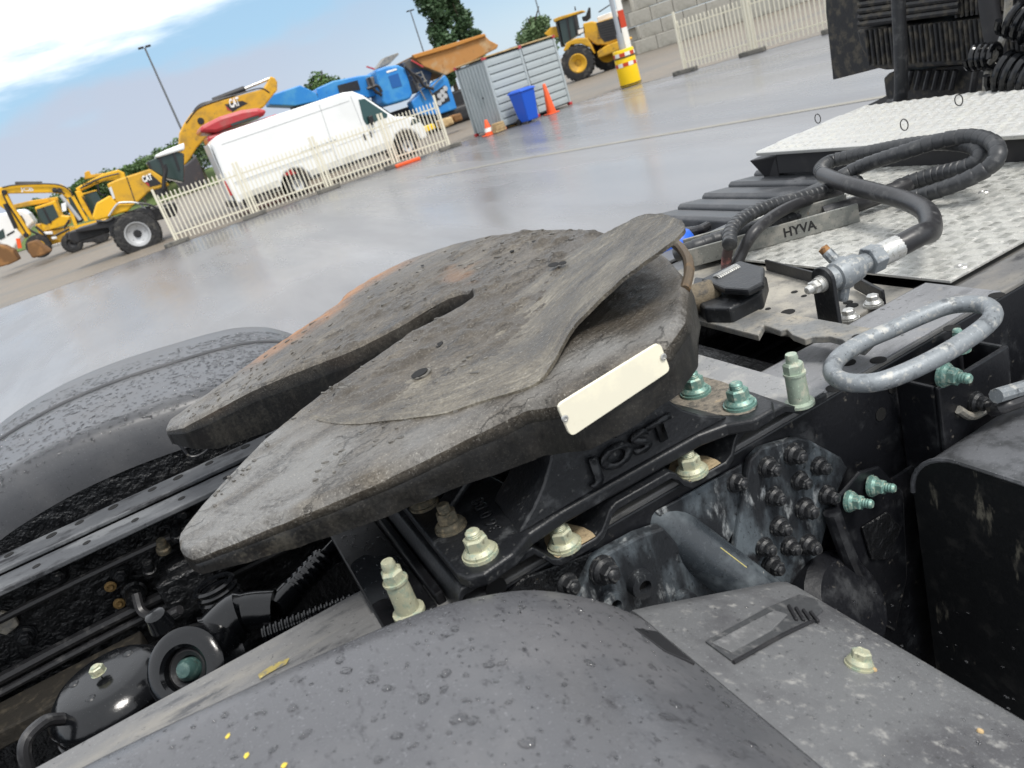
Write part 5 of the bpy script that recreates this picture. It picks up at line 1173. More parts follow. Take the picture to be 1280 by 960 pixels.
for k in range(9): MB().box(5.45 + k * .15, 5.45 + k * .15 + .11, YV - .010, YV - .004, 1.30 + .003 * k, 1.36 + .003 * k).build('side_marking', M_seam, van, sm=0)
# --- red van behind it
YR2 = 32.5
rv = thing('red_truck', (5.2, YR2 + 1, 0), 'red truck with rounded roof showing above the white van', 'truck')
part_y('roof', [(140, 560), (150, 500), (190, 480), (330, 410), (530, 350), (680, 330), (770, 350), (740, 400), (300, 560)], YR2, 2.0, M_red, rv, 7.385, 230, 90, .12)
part_y('side_window', [(430, 478), (575, 432), (690, 400), (690, 420), (440, 500)], YR2 - .02, .02, M_glass, rv, 7.385, 230, 90, 0)
MB().box(3.2, 6.1, YR2 + .1, YR2 + 1.9, .5, 2.9).build('body', M_red, rv, sm=0, bev=.1)
for x in (3.8, 5.6): wheel_y(rv, (x, YR2 + .25, .45), .45, .28, M_rim)
# --- big yellow excavator with the logo on its boom
YE = 36.0
ex = thing('tracked_excavator', (3.4, YE + 1, 0), 'large yellow excavator whose logo-marked boom arches over the vans', 'excavator')
part_y('boom', [(800, 36), (840, 55), (862, 90), (862, 165), (740, 320), (560, 420), (330, 480), (230, 580), (120, 700), (60, 800), (0, 870), (-60, 880), (-40, 560), (0, 475), (60, 390), (110, 345), (200, 300), (450, 230), (740, 150), (785, 75)], YE, .75, M_yellow, ex, 7.385, 230, 90, .05)
part_y('logo_panel', [(375, 300), (470, 278), (540, 265), (588, 290), (500, 335), (450, 368), (420, 345)], YE - .012, .01, M_mblack, ex, 7.385, 230, 90, 0)
part_y('logo_stripe', [(385, 312), (420, 345), (450, 368), (400, 350)], YE - .016, .003, M_red, ex, 7.385, 230, 90, 0)
o1, o2 = ay(230 + 430 / 7.385, 90 + 335 / 7.385, YE - .02), ay(230 + 520 / 7.385, 90 + 308 / 7.385, YE - .02)
text_mesh('CAT', o1, o2 - o1, V((.15, 0, 1)), (o2 - o1).length, 0, M_whitemark, 'lettering', ex, .36, .04)
qq = lambda x, y, dy=0: ay(230 + x / 7.385, 90 + y / 7.385, YE + dy)
MB().cyl(qq(270, 268, .35), qq(560, 156, .35), .13, n=14).build('stick_cylinder', M_mblack, ex); MB().cyl(qq(550, 160, .35), qq(795, 58, .35), .06, n=12).build('cylinder_rod', M_zinc, ex)
for k in range(4): MB().tube([qq(20, 470 + 12 * k, .1 * k), qq(120, 345 - 8 * k, .1 * k), qq(260, 280 - 5 * k, .1 * k), qq(500, 205, .1 * k), qq(700, 150, .1 * k), qq(790, 190, .1 * k)], .03, 6, 6).build('hydraulic_line', M_mblack, ex)
MB().lathe([(0, .05), (.12, .05), (.14, 0)], qq(155, 452), (0, -1, 0), 14).build('boom_pin', M_mblack, ex)
part_y('bucket', [(-60, 890), (20, 850), (110, 775), (150, 850), (200, 1000), (160, 1080), (0, 1100), (-80, 1000)], YE - .4, 1.5, mat('bucket_steel', (.05, .05, .055), .6, layers=[((.12, .09, .07), 2, .5, .7)]), ex, 7.385, 230, 90, .06)
part_y('linkage', [(-110, 880), (-40, 830), (0, 860), (-60, 930)], YE - .1, .5, M_brown, ex, 7.385, 230, 90, .04)
MB().box(5.2, 8.6, YE - .4, YE + 2.2, 1.0, 2.1).build('upper_structure', M_yellow, ex, sm=0, bev=.1); MB().box(4.8, 9.0, YE - .7, YE - .1, .0, .9).build('track', M_mblack, ex, sm=0, bev=.3, seg=4); MB().box(4.8, 9.0, YE + 1.9, YE + 2.5, .0, .9).build('track', M_mblack, ex, sm=0, bev=.3, seg=4)
# --- yellow articulated dump truck
YD = 30.0; S7 = (5.818, 0, 180)
dt = thing('dump_truck', (0.3, YD + 1, 0), 'yellow dump truck tractor unit with sloped hood and large grey-rimmed wheel', 'dump truck')
part_y('hood', [(775, 292), (840, 262), (920, 235), (1090, 180), (1180, 240), (1235, 300), (1080, 350), (1000, 428), (850, 432), (828, 402)], YD, 1.9, M_yellow, dt, *S7, .05)
part_y('hood_skirt', [(700, 430), (800, 372), (855, 436), (985, 432), (930, 490), (860, 510), (760, 545), (690, 562), (670, 530)], YD - .05, 2.0, M_jcb, dt, *S7, .05)
part_y('headlamp', [(790, 320), (810, 310), (838, 395), (822, 402)], YD - .02, .02, mat('lamp_lens', (.6, .62, .62), .2), dt, *S7, 0)
part_y('logo_panel', [(1038, 240), (1100, 222), (1140, 255), (1175, 290), (1090, 312), (1055, 280)], YD - .015, .012, M_mblack, dt, *S7, 0)
part_y('logo_stripe', [(1050, 276), (1075, 300), (1090, 312), (1080, 285)], YD - .018, .003, M_red, dt, *S7, 0)
o1, o2 = ay(1044 / 5.818, 180 + 282 / 5.818, YD - .02), ay(1112 / 5.818, 180 + 258 / 5.818, YD - .02)
text_mesh('CAT', o1, o2 - o1, V((.1, 0, 1)), (o2 - o1).length, 0, M_whitemark, 'lettering', dt, .22, .04)
part_y('fender', [(545, 622), (800, 548), (1010, 470), (1090, 452), (1150, 575), (1100, 560), (1060, 530), (1000, 515), (950, 520), (890, 555), (860, 590), (840, 675), (805, 678), (790, 610), (560, 645)], YD - .15, 2.3, M_mblack, dt, *S7, .03)
wheel_y(dt, ay(172, 292, YD - .1), .76, .6, M_rim); wheel_y(dt, ay(172, 292, YD + 2.0), .76, .6, M_rim)
part_y('chassis', [(500, 640), (800, 560), (1100, 470), (1290, 420), (1290, 520), (1100, 570), (800, 640), (560, 720), (500, 700)], YD + .3, 1.2, M_mblack, dt, *S7, .04)
part_y('cab', [(1062, 132), (1150, 95), (1290, 55), (1340, 70), (1340, 280), (1190, 245), (1090, 185)], YD + .35, 1.5, M_glass, dt, *S7, .04)
part_y('cab_roof', [(1125, 82), (1200, 45), (1340, -10), (1345, 40), (1140, 102)], YD + .25, 1.7, M_white, dt, *S7, .05)
for x in (1075, 1160, 1262): MB().bar(ay(x / 5.818, 180 + (130 - (x - 1075) * .35) / 5.818, YD + .33), ay((x + 40) / 5.818, 180 + (225 - (x - 1075) * .2) / 5.818, YD + .33), .08, .06, (0, 1, 0)).build('cab_pillar', M_mblack, dt, sm=0)
MB().tube([ay(x / 5.818, 180 + y / 5.818, YD - .1) for x, y in ((1190, 330), (1195, 250), (1205, 190), (1195, 150))], .07, 8, 5).build('mirror_arm', M_mblack, dt)
MB().tube([ay(x / 5.818, 180 + y / 5.818, YD - .12) for x, y in ((790, 525), (850, 440), (900, 425), (1000, 430), (1060, 470))], .035, 6, 5).build('hand_rail', M_rim, dt)
# --- wheeled yellow excavator at the far left and its neighbours
YJ = 47.0; S2 = (7.385, 0, 210)
jc = thing('wheeled_excavator', tuple(V((-3.0, YJ + 1, 0))), 'bright yellow wheeled excavator with white lettering on its boom and an earthy bucket', 'excavator')
part_y('boom', [(-60, 200), (0, 178), (130, 152), (400, 140), (560, 150), (640, 195), (690, 285), (670, 330), (640, 290), (600, 268), (560, 240), (480, 230), (100, 236), (-60, 240)], YJ, .6, M_jcb, jc, *S2, .05)
part_y('stick', [(-30, 232), (55, 228), (110, 335), (200, 480), (285, 612), (235, 655), (150, 560), (60, 395), (-20, 340)], YJ - .1, .5, M_jcb, jc, *S2, .05)
part_y('bucket', [(-60, 712), (30, 715), (120, 760), (172, 852), (90, 890), (-60, 930)], YJ - .6, 1.2, M_brown, jc, *S2, .06)
part_y('earth_bucket', [(245, 690), (330, 668), (400, 720), (472, 772), (390, 810), (300, 836), (262, 780)], YJ - .9, 1.2, M_brown, jc, *S2, .08)
o1, o2 = ay(195 / 7.385, 210 + 224 / 7.385, YJ - .015), ay(318 / 7.385, 210 + 222 / 7.385, YJ - .015)
text_mesh('JCB', o1, o2 - o1, V((.12, 0, 1)), (o2 - o1).length, 0, M_whitemark, 'lettering', jc, .24, .03)
MB().cyl(ay(140 / 7.385, 210 + 142 / 7.385, YJ + .3), ay(390 / 7.385, 210 + 140 / 7.385, YJ + .3), .09, n=12).build('stick_cylinder', M_mblack, jc)
MB().bar(ay(165 / 7.385, 210 + 650 / 7.385, YJ - .2), ay(185 / 7.385, 210 + 740 / 7.385, YJ - .2), .18, .1, (0, 1, 0)).build('warning_flag', M_cone, jc, sm=0)
part_y('cab', [(620, 275), (665, 262), (760, 400), (800, 470), (700, 525), (655, 420)], YJ - .05, 1.3, M_glass, jc, *S2, .03)
for a_, b_ in (((615, 285), (700, 530)), ((670, 262), (800, 490)), ((690, 550), (880, 500))): MB().bar(ay(a_[0] / 7.385, 210 + a_[1] / 7.385, YJ - .12), ay(b_[0] / 7.385, 210 + b_[1] / 7.385, YJ - .12), .16, .12, (0, 1, 0)).build('cab_pillar', M_jcb, jc, sm=0)
part_y('body', [(640, 540), (700, 550), (880, 490), (980, 470), (990, 560), (760, 640), (650, 640)], YJ + .1, 1.8, M_jcb, jc, *S2, .05)
part_y('undercarriage', [(600, 600), (900, 520), (1000, 520), (1000, 620), (900, 680), (680, 700), (610, 650)], YJ - .1, 2.0, M_mblack, jc, *S2, .05)
for x, y in ((660, 680), (910, 610)): wheel_y(jc, (ay(x / 7.385, 210 + y / 7.385, YJ).x, YJ + .1, .5), .5, .4, M_mblack, hub=False)
ld = thing('backhoe_loader', (-6, YJ + 5, 0), 'yellow loader with square glazed cab and yellow-rimmed wheel behind the earthy bucket', 'loader')
YL = YJ + 4
part_y('cab_frame', [(318, 362), (510, 298), (565, 440), (640, 448), (640, 520), (560, 545), (400, 585), (378, 520)], YL, 1.6, M_jcb, ld, *S2, .05)
part_y('cab_glass', [(335, 382), (490, 334), (542, 450), (430, 525), (358, 500)], YL - .02, .02, M_glass, ld, *S2, 0)
MB().bar(ay(395 / 7.385, 210 + 365 / 7.385, YL - .04), ay(470 / 7.385, 210 + 510 / 7.385, YL - .04), .1, .03, (0, 1, 0)).build('cab_pillar', M_mblack, ld, sm=0)
part_y('loader_arm', [(110, 340), (280, 300), (530, 265), (540, 300), (300, 345), (140, 375)], YL + .4, .4, M_yellow, ld, *S2, .04)
part_y('body', [(320, 520), (380, 520), (420, 580), (640, 540), (700, 600), (600, 690), (460, 740), (400, 690)], YL + .1, 1.7, M_yellow, ld, *S2, .05)
wheel_y(ld, ay(360 / 7.385, 210 + 720 / 7.385, YL - .2), .62, .45, M_jcb)
part_y('rake', [(440, 720), (620, 670), (630, 690), (455, 745)], YL - .3, .3, M_zinc, ld, *S2, .02)
wt = thing('white_tractor', (-8, YL + 3, 0), 'white machine with a rounded rear standing behind the loader arm', 'tractor')
part_y('body', [(-40, 430), (60, 410), (200, 378), (260, 420), (320, 505), (260, 560), (200, 640), (120, 770), (0, 700), (-40, 690)], YL + 2, 2.0, M_white, wt, *S2, .12)
part_y('side_window', [(-30, 600), (30, 560), (50, 640), (0, 665)], YL + 1.97, .03, M_glass, wt, *S2, 0)
part_y('vent_slot', [(60, 615), (130, 575), (135, 590), (65, 632)], YL + 1.98, .02, M_mblack, wt, *S2, 0)
part_y('dark_arch', [(165, 430), (200, 440), (235, 500), (230, 560), (200, 540)], YL + 1.96, .04, M_mblack, wt, *S2, 0)
km = thing('komatsu_style_excavator', (-1.5, YJ + 8, 0), 'yellow excavator with black lettering along its raised boom above the dump truck hood', 'excavator')
km.name = 'crawler_excavator'; YK = YJ + 7
part_y('boom', [(695, 190), (760, 150), (960, 50), (1090, 15), (1150, 45), (1160, 100), (1080, 110), (960, 118), (760, 205), (720, 220)], YK, .6, M_jcb, km, *S2, .05)
part_y('stick', [(690, 215), (750, 210), (800, 320), (885, 470), (840, 485), (760, 370)], YK - .1, .5, M_jcb, km, *S2, .04)
part_y('second_arm', [(780, 40), (820, 22), (840, 60), (960, 45), (960, 70), (780, 105)], YK + 1.4, .4, M_yellow, km, *S2, .04)
o1, o2 = ay(768 / 7.385, 210 + 180 / 7.385, YK - .015), ay(918 / 7.385, 210 + 132 / 7.385, YK - .015)
text_mesh('KOMATSU', o1, o2 - o1, V((.12, 0, 1)), (o2 - o1).length, 0, M_ink, 'lettering', km, .24, .03)
part_y('cab', [(755, 240), (880, 208), (935, 290), (865, 415), (840, 400)], YK - .05, 1.4, M_glass, km, *S2, .04)
part_y('body', [(860, 430), (920, 320), (1010, 270), (1040, 400), (980, 500), (880, 500)], YK + .1, 2.2, M_jcb, km, *S2, .06)
part_y('tracks', [(800, 520), (1060, 450), (1080, 520), (830, 640)], YK - .2, 2.6, M_mblack, km, *S2, .1)
# --- blue crushing plant
YB = 40.0; S4 = (4.923, 400, 30)
cr = thing('crushing_plant', (13, YB + 1.5, 0), 'blue mobile crushing plant with rusty orange hopper behind the van and container', 'crusher')
part_y('engine_house', [(-20, 395), (80, 350), (240, 318), (320, 310), (345, 440), (250, 470), (-20, 480)], YB, 2.4, M_blue, cr, *S4, .06)
for k in range(6): MB().bar(ay(400 + (108 + k * 2) / 4.923, 30 + (382 + 8 * k) / 4.923, YB - .02), ay(400 + (232 + k * 3) / 4.923, 30 + (350 + 10 * k) / 4.923, YB - .02), .06, .05, (0, 1, 0)).build('louvre', M_mblack, cr, sm=0)
part_y('control_cabin', [(340, 282), (400, 262), (480, 250), (525, 272), (550, 350), (572, 430), (556, 462), (412, 502), (382, 482)], YB - .8, 1.8, M_blue, cr, *S4, .1)
part_y('cabin_hatch', [(420, 322), (480, 302), (506, 380), (446, 396)], YB - .82, .02, mat('hatch_dark_blue', (.012, .10, .33), .4), cr, *S4, 0)
part_y('cabin_label', [(408, 290), (470, 272), (474, 282), (412, 302)], YB - .82, .01, M_whitemark, cr, *S4, 0)
part_y('hopper', [(570, 196), (800, 128), (1010, 64), (1045, 100), (1100, 128), (1090, 150), (900, 250), (775, 316), (640, 262)], YB - .3, 3.0, M_orangehop, cr, *S4, .05)
part_y('hopper_rim', [(568, 190), (800, 122), (1012, 58), (1025, 72), (800, 150), (585, 212)], YB - .45, .2, mat('rim_orange', (.44, .19, .035), .65), cr, *S4, .03)
part_y('side_frame', [(560, 480), (640, 400), (770, 312), (790, 340), (845, 520), (738, 556), (600, 560)], YB - .6, .8, M_blue, cr, *S4, .06)
part_y('dark_opening', [(690, 430), (768, 374), (802, 470), (722, 512)], YB - .63, .03, M_mblack, cr, *S4, 0)
for k in range(6): MB().lathe([(0, .03), (.12, .03), (.14, 0)], ay(400 + (735 + (k % 3) * 18) / 4.923, 30 + (442 - (k % 3) * 22 + 45 * (k // 3)) / 4.923, YB - .64), (0, -1, 0), 8).build('roller_end', M_rim, cr)
part_y('hook_frame', [(350, 275), (400, 205), (480, 176), (486, 186), (430, 245)], YB + .2, .8, M_bar, cr, *S4, .02)
part_y('gantry', [(500, 240), (570, 205), (690, 300), (670, 400), (600, 420), (560, 330)], YB + .2, 1.2, mat('gantry_dark', (.03, .06, .11), .6, layers=[((.09, .08, .07), 2, .45, .6)]), cr, *S4, .05)
for k in range(4): MB().bar(ay(400 + (545 + 22 * k) / 4.923, 30 + (320 + 25 * k) / 4.923, YB - .7), ay(400 + (610 + 22 * k) / 4.923, 30 + (300 + 25 * k) / 4.923, YB - .7), .05, .3, (0, 1, 0)).build('ladder_tread', M_bar, cr, sm=0)
for a_, b_ in (((560, 300), (650, 470)), ((620, 290), (690, 440)), ((680, 400), (760, 310))): MB().bar(ay(400 + a_[0] / 4.923, 30 + a_[1] / 4.923, YB - .75), ay(400 + b_[0] / 4.923, 30 + b_[1] / 4.923, YB - .75), .06, .06, (0, 1, 0)).build('ladder_rail', M_bar, cr, sm=0)
MB().bar(ay(400 + 560 / 4.923, 30 + 222 / 4.923, YB - .5), ay(400 + 635 / 4.923, 30 + 265 / 4.923, YB - .5), .07, .07, (0, 1, 0)).build('red_stay', M_red, cr, sm=0); MB().bar(ay(400 + 285 / 4.923, 30 + 262 / 4.923, YB), ay(400 + 335 / 4.923, 30 + 278 / 4.923, YB), .07, .07, (0, 1, 0)).build('red_stay', M_red, cr, sm=0)
part_y('discharge_conveyor', [(430, 192), (560, 148), (625, 180), (640, 212), (540, 232), (440, 228)], YB - 1.5, 1.2, M_blue, cr, 3.2, 200, 60, .05)
part_y('conveyor_shadow_box', [(520, 205), (630, 180), (640, 230), (540, 250)], YB - 1.3, .9, M_mblack, cr, 3.2, 200, 60, .05)
MB().box(8, 19, YB + .3, YB + 2.4, .3, 1.6).build('chassis', M_mblack, cr, sm=0, bev=.1); MB().box(12, 19, YB - .2, YB + .4, 0, .9).build('track', M_mblack, cr, sm=0, bev=.25, seg=4)
for nm, px, lbl in (('tyre_crate', [(735, 592), (812, 566), (832, 612), (762, 642)], 'tan crate at the foot of the blue crushing plant'), ('rusty_drum', [(818, 560), (870, 545), (885, 590), (835, 605)], 'rusty drum beside the tan crate')):
    b = MB(); poly_y(b, px, 33.0, .7, *S4); o = b.build('wooden_crate' if 'crate' in nm else 'steel_drum', M_wood if 'crate' in nm else M_brown, sm=0, bev=.08); tag(o, lbl, 'crate' if 'crate' in nm else 'drum')
b = MB(); poly_y(b, [(625, 640), (700, 610), (715, 640), (640, 672)], 31.5, .6, *S4); tag(b.build('yellow_case', M_signyel, sm=0, bev=.03), 'small yellow case on the ground behind the fence end', 'case')
# --- grey storage container
B0 = V((11.32, 24.25, 0)); ang = math.radians(12); dx = V((math.cos(ang), math.sin(ang), 0)); dy = V((-math.sin(ang), math.cos(ang), 0))
ct = thing('storage_container', B0, 'blue-grey ribbed storage container with red corner feet', 'container')
def CT(a, b_, z): return B0 + dx * a + dy * b_ + V((0, 0, z))
Lc, Wd, Hc = 3.15, 1.7, 2.3
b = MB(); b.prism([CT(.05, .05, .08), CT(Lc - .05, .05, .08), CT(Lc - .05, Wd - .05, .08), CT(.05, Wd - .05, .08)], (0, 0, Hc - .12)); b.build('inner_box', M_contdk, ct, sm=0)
for k in range(9):
    for half_ in range(2):
        a0, a1 = (.09 + half_ * (Lc / 2 - .02), Lc / 2 - .05 + half_ * (Lc / 2 - .04)); z0 = .12 + k * .237
        b = MB(); b.prism([CT(a0, .045, z0), CT(a0, .004, z0 + .004), CT(a0, .002, z0 + .11), CT(a0, .012, z0 + .205), CT(a0, .045, z0 + .210)], dx * (a1 - a0)); b.build('side_slat', M_cont, ct, sm=0)
for k in range(8):
    c0 = .12 + k * .185; b = MB(); b.prism([CT(.045, c0, .1), CT(.0, c0 + .03, .1), CT(.0, c0 + .11, .1), CT(.045, c0 + .14, .1)], (0, 0, Hc - .22)); b.build('end_rib', M_cont, ct, sm=0)
b = MB(); b.prism([CT(.04, .08, .1), CT(.04, Wd - .08, .1), CT(.046, Wd - .08, .1), CT(.046, .08, .1)], (0, 0, Hc - .2)); b.build('end_sheet', M_cont, ct, sm=0)
for a_, b_ in ((.0, .0), (Lc / 2 - .05, -.005), (Lc - .07, 0), (0, Wd - .07), (Lc - .07, Wd - .07)):
    b = MB(); b.prism([CT(a_ - .01, b_ - .01, .06), CT(a_ + .08, b_ - .01, .06), CT(a_ + .08, b_ + .08, .06), CT(a_ - .01, b_ + .08, .06)], (0, 0, Hc - .08)); b.build('corner_post', M_cont, ct, sm=0, bev=.01)
    for z in (0, Hc - .06):
        b = MB(); b.prism([CT(a_ - .03, b_ - .03, z), CT(a_ + .1, b_ - .03, z), CT(a_ + .1, b_ + .1, z), CT(a_ - .03, b_ + .1, z)], (0, 0, .1)); b.build('corner_casting', M_red, ct, sm=0, bev=.01)
b = MB(); b.prism([CT(-.02, -.03, Hc - .005), CT(Lc + .02, -.03, Hc - .005), CT(Lc + .02, Wd, Hc - .005), CT(-.02, Wd, Hc - .005)], (0, 0, .045)); b.build('roof', M_wood, ct, sm=0, bev=.01)
MB().lathe([(0, .03), (.03, .03), (.03, 0)], CT(0, .62, 1.15), -dx, 10).build('lock', M_mblack, ct)
# --- bin, cones, boards at the container
bp_ = V((12.05, 23.75, 0)); bn = thing('wheelie_bin', bp_, 'blue wheelie bin standing against the container', 'bin')
def ring_(c0, hx_, hy_, z): return [c0 + dx * a + dy * b_ + V((0, 0, z)) for a, b_ in ((-hx_, -hy_), (hx_, -hy_), (hx_, hy_), (-hx_, hy_))]
b = MB(); b.add(ring_(bp_, .22, .24, .06) + ring_(bp_, .29, .34, .98), [(3, 2, 1, 0), (4, 5, 6, 7), (0, 1, 5, 4), (1, 2, 6, 5), (2, 3, 7, 6), (3, 0, 4, 7)]); b.build('body', M_bin, bn, sm=0, bev=.03)
b = MB(); b.add(ring_(bp_, .32, .37, .98) + ring_(bp_, .31, .36, 1.03) + ring_(bp_, .2, .24, 1.08), [(0, 1, 5, 4), (1, 2, 6, 5), (2, 3, 7, 6), (3, 0, 4, 7), (4, 5, 9, 8), (5, 6, 10, 9), (6, 7, 11, 10), (7, 4, 8, 11), (8, 9, 10, 11), (3, 2, 1, 0)]); b.build('lid', M_bin, bn, sm=0, bev=.015)
for s in (-.2, .2): MB().cyl(bp_ + dx * s + dy * .26 + V((0, 0, .1)), bp_ + dx * (s + .06 * (1 if s > 0 else -1)) + dy * .26 + V((0, 0, .1)), .1, n=16).build('wheel', M_tyre, bn)
def cone(p, h, label, bands, squash=1):
    t = thing('traffic_cone', p, label, 'cone'); MB().lathe([(0, h), (.035, h), (.05, h - .02), (.16, .05), (.16, .03)], p, (0, 0, 1), 24).build('body', M_cone, t)
    MB().box(p[0] - .21, p[0] + .21, p[1] - .21, p[1] + .21, 0, .04).build('base', M_cone, t, sm=0, bev=.02)
    for z in bands: MB().lathe([(.16 - .11 * (z - .05) / (h - .07) + .004, z), (.16 - .11 * (z + .12 - .05) / (h - .07) + .004, z + .12)], p, (0, 0, 1), 24).build('white_band', M_redwhite, t)
cone(V((13.0, 23.9, 0)), .98, 'tall orange traffic cone beside the blue bin', ())
cone(V((10.86, 24.45, 0)), .5, 'short orange and white cone at the container corner', (.12,))
for k in range(4):
    b = MB(); p = V((11.12, 24.2, .05 + .075 * k)); b.obox(p, dx * .22 * (1 - .06 * k), dy * .12, V((0, 0, .034))); tag(b.build('timber_block', M_wood, sm=0, bev=.01), ('bottom', 'second', 'third', 'top')[k] + ' timber block of the small stack at the container corner', 'timber')
tag(MB().obox((7.95, 24.8, .05), (.42, -.05, 0), (.02, .12, 0), (0, 0, .05)).build('orange_beam', M_cone, sm=0, bev=.02), 'orange beam lying on the ground by a fence foot', 'beam')
# --- lamp post with yellow guard
gp_ = az(789, 107, 0); gd = thing('impact_guard', gp_, 'yellow post guard with red and white reflective bands', 'post guard')
MB().lathe([(.16, 1.20), (.34, 1.20), (.355, 1.17), (.36, .62), (.365, .06), (.36, .03), (.16, .03)], gp_, (0, 0, 1), 32).build('shell', M_signyel, gd)
for z0, off in ((.98, 0), (.66, .25)):
    for k in range(12):
        b = MB(); a0 = 2 * math.pi * (k + off) / 12; P = [[gp_ + V((.366 * math.cos(a0 + 2 * math.pi / 12 * t / 4), .366 * math.sin(a0 + 2 * math.pi / 12 * t / 4), z)) for t in range(5)] for z in (z0, z0 + .12)]
        b.grid(P); b.build('reflective_band', M_redrefl if k % 2 else M_redwhite, gd, sm=0)
for z0 in (.93, .05): MB().lathe([(.364, z0), (.372, z0 + .005), (.372, z0 + .035), (.364, z0 + .04)], gp_, (0, 0, 1), 32).build('strap', M_mblack, gd)
pl = thing('sign_post', gp_ + V((0, 0, 0)), 'grey steel post rising out of the yellow guard', 'post'); MB().cyl(gp_ + V((0, 0, .02)), gp_ + V((0, 0, 1.7)), .105, n=18).build('lower_tube', M_steelpole, pl); MB().cyl(gp_ + V((0, 0, 1.7)), gp_ + V((0, 0, 6.5)), .075, n=18).build('upper_tube', M_steelpole, pl)
pb_ = az(797, 62, 0); pq = gp_ + V((.42, .25, 0))
rw = thing('marker_board', pq, 'red and white marker board beside the steel post', 'marker'); 
for k in range(5): MB().box(pq.x - .11, pq.x + .11, pq.y - .02, pq.y + .02, .2 + k * .55, .2 + k * .55 + .545).build('band', M_redrefl if k in (3,) else M_redwhite, rw, sm=0)
# --- wheel loader
def atd(px, py, dist):
    d_ = ray(px, py); return V((0, 0, CAMZ)) + d_ * (dist / FPX)
DL = 44.0; gx = V((.80, -.60, 0)); gy = V((.60, .80, 0))      # loader stands turned: its side runs along gx
o0 = atd(724, 76, DL); o0.z = 0
wlr = thing('wheel_loader', o0, 'yellow wheel loader with black cab parked before the block wall', 'wheel loader')
def part_l(name, pts, off, depth, m, bev=.05):
    b = MB(); pl_ = []
    for px, py in pts:
        d_ = ray(680 + px / 7.11, py / 7.11); p0 = o0 + gy * off; t = (p0 - V((0, 0, CAMZ))).dot(gy) / d_.dot(gy); pl_.append(V((0, 0, CAMZ)) + d_ * t)
    b.prism(pl_, gy * depth); return b.build(name, m, wlr, sm=0, bev=bev)
part_l('cab_glass', [(130, 185), (260, 130), (290, 320), (170, 400)], .12, 1.3, M_glass, .03)
part_l('cab_roof', [(80, 172), (130, 150), (340, 90), (350, 105), (140, 178), (90, 200)], 0, 1.6, M_yellow, .03)
for a_, b_ in (((105, 180), (160, 420)), ((200, 155), (235, 345)), ((265, 130), (300, 320))): part_l('cab_pillar', [(a_[0] - 9, a_[1]), (a_[0] + 9, a_[1]), (b_[0] + 9, b_[1]), (b_[0] - 9, b_[1])], .05, 1.45, M_mblack, .02)
part_l('rear_fender', [(170, 450), (200, 380), (270, 345), (380, 335), (420, 400), (450, 480), (400, 420), (330, 390), (240, 400), (200, 470)], -.5, 2.6, M_yellow, .05)
part_l('engine_hood', [(345, 210), (420, 190), (470, 200), (690, 140), (700, 340), (560, 400), (470, 400), (360, 330)], 0, 1.4, M_yellow, .06)
part_l('grille', [(465, 205), (690, 140), (702, 330), (540, 375), (500, 330)], -.02, .02, M_mblack, 0)
for k in range(6): part_l('grille_slat', [(478, 226 + 22 * k), (694, 165 + 26 * k), (694, 170 + 26 * k), (478, 232 + 22 * k)], -.05, .03, mat('slat_dark_grey', (.06, .06, .06), .5), 0)
part_l('counterweight', [(480, 520), (470, 460), (560, 400), (690, 350), (770, 330), (780, 350), (700, 400), (690, 440), (560, 490)], -.2, 2.2, M_yellow, .08)
part_l('white_tank', [(470, 150), (610, 100), (690, 60), (700, 130), (480, 200)], .9, .5, M_white, .06)
part_l('logo_panel', [(290, 262), (355, 240), (362, 290), (300, 318)], -.03, .02, M_mblack, 0)
part_l('logo_plate', [(300, 268), (350, 250), (354, 282), (306, 305)], -.05, .01, M_redwhite, 0)
part_l('bucket_arm', [(0, 300), (60, 240), (130, 230), (140, 330), (60, 340)], .5, .6, M_yellow, .05)
part_l('air_filter', [(335, 150), (370, 140), (395, 65), (410, 65), (415, 160), (380, 190), (345, 190)], .6, .3, M_mblack, .04)
part_l('beacon', [(272, 95), (285, 92), (276, 55), (270, 60)], .3, .1, M_mblack, 0)
part_l('exhaust', [(480, 105), (600, 28), (605, 36), (490, 112)], .7, .1, M_mblack, .02)
def wheel_l(px, py, off, r, wd):
    d_ = ray(680 + px / 7.11, py / 7.11); p0 = o0 + gy * off; t = (p0 - V((0, 0, CAMZ))).dot(gy) / d_.dot(gy); c0 = V((0, 0, CAMZ)) + d_ * t; c0.z = r
    o = MB().lathe([(r * .5, -wd / 2), (r * .8, -wd / 2), (r * .95, -wd * .46), (r, -wd * .3), (r, wd * .3), (r * .95, wd * .46), (r * .8, wd / 2), (r * .5, wd / 2)], c0, gy, 36).build('wheel', M_tyre, wlr)
    b = MB(); t_ax = V((0, 0, 1)).cross(gy)
    for k in range(22):
        a = 2 * math.pi * k / 22; e = t_ax * math.cos(a) + V((0, 0, 1)) * math.sin(a); t2 = t_ax * -math.sin(a) + V((0, 0, 1)) * math.cos(a); b.obox(c0 + e * r, e * r * .045, t2 * r * .075, gy * wd * .45 + t2 * r * .08)
    b.build('tread_lugs', M_tyre, o, sm=0)['kind'] = 'stuff'
    MB().lathe([(0, .12), (r * .2, .12), (r * .22, .2), (r * .42, .30), (r * .50, wd * .52), (r * .56, wd * .5), (r * .5, 0)], c0, -gy, 28).build('rim', M_yellow, o)
wheel_l(300, 540, -.35, .92, .65); wheel_l(575, 520, 1.6, .92, .65); wheel_l(300, 540, 1.7, .92, .65)
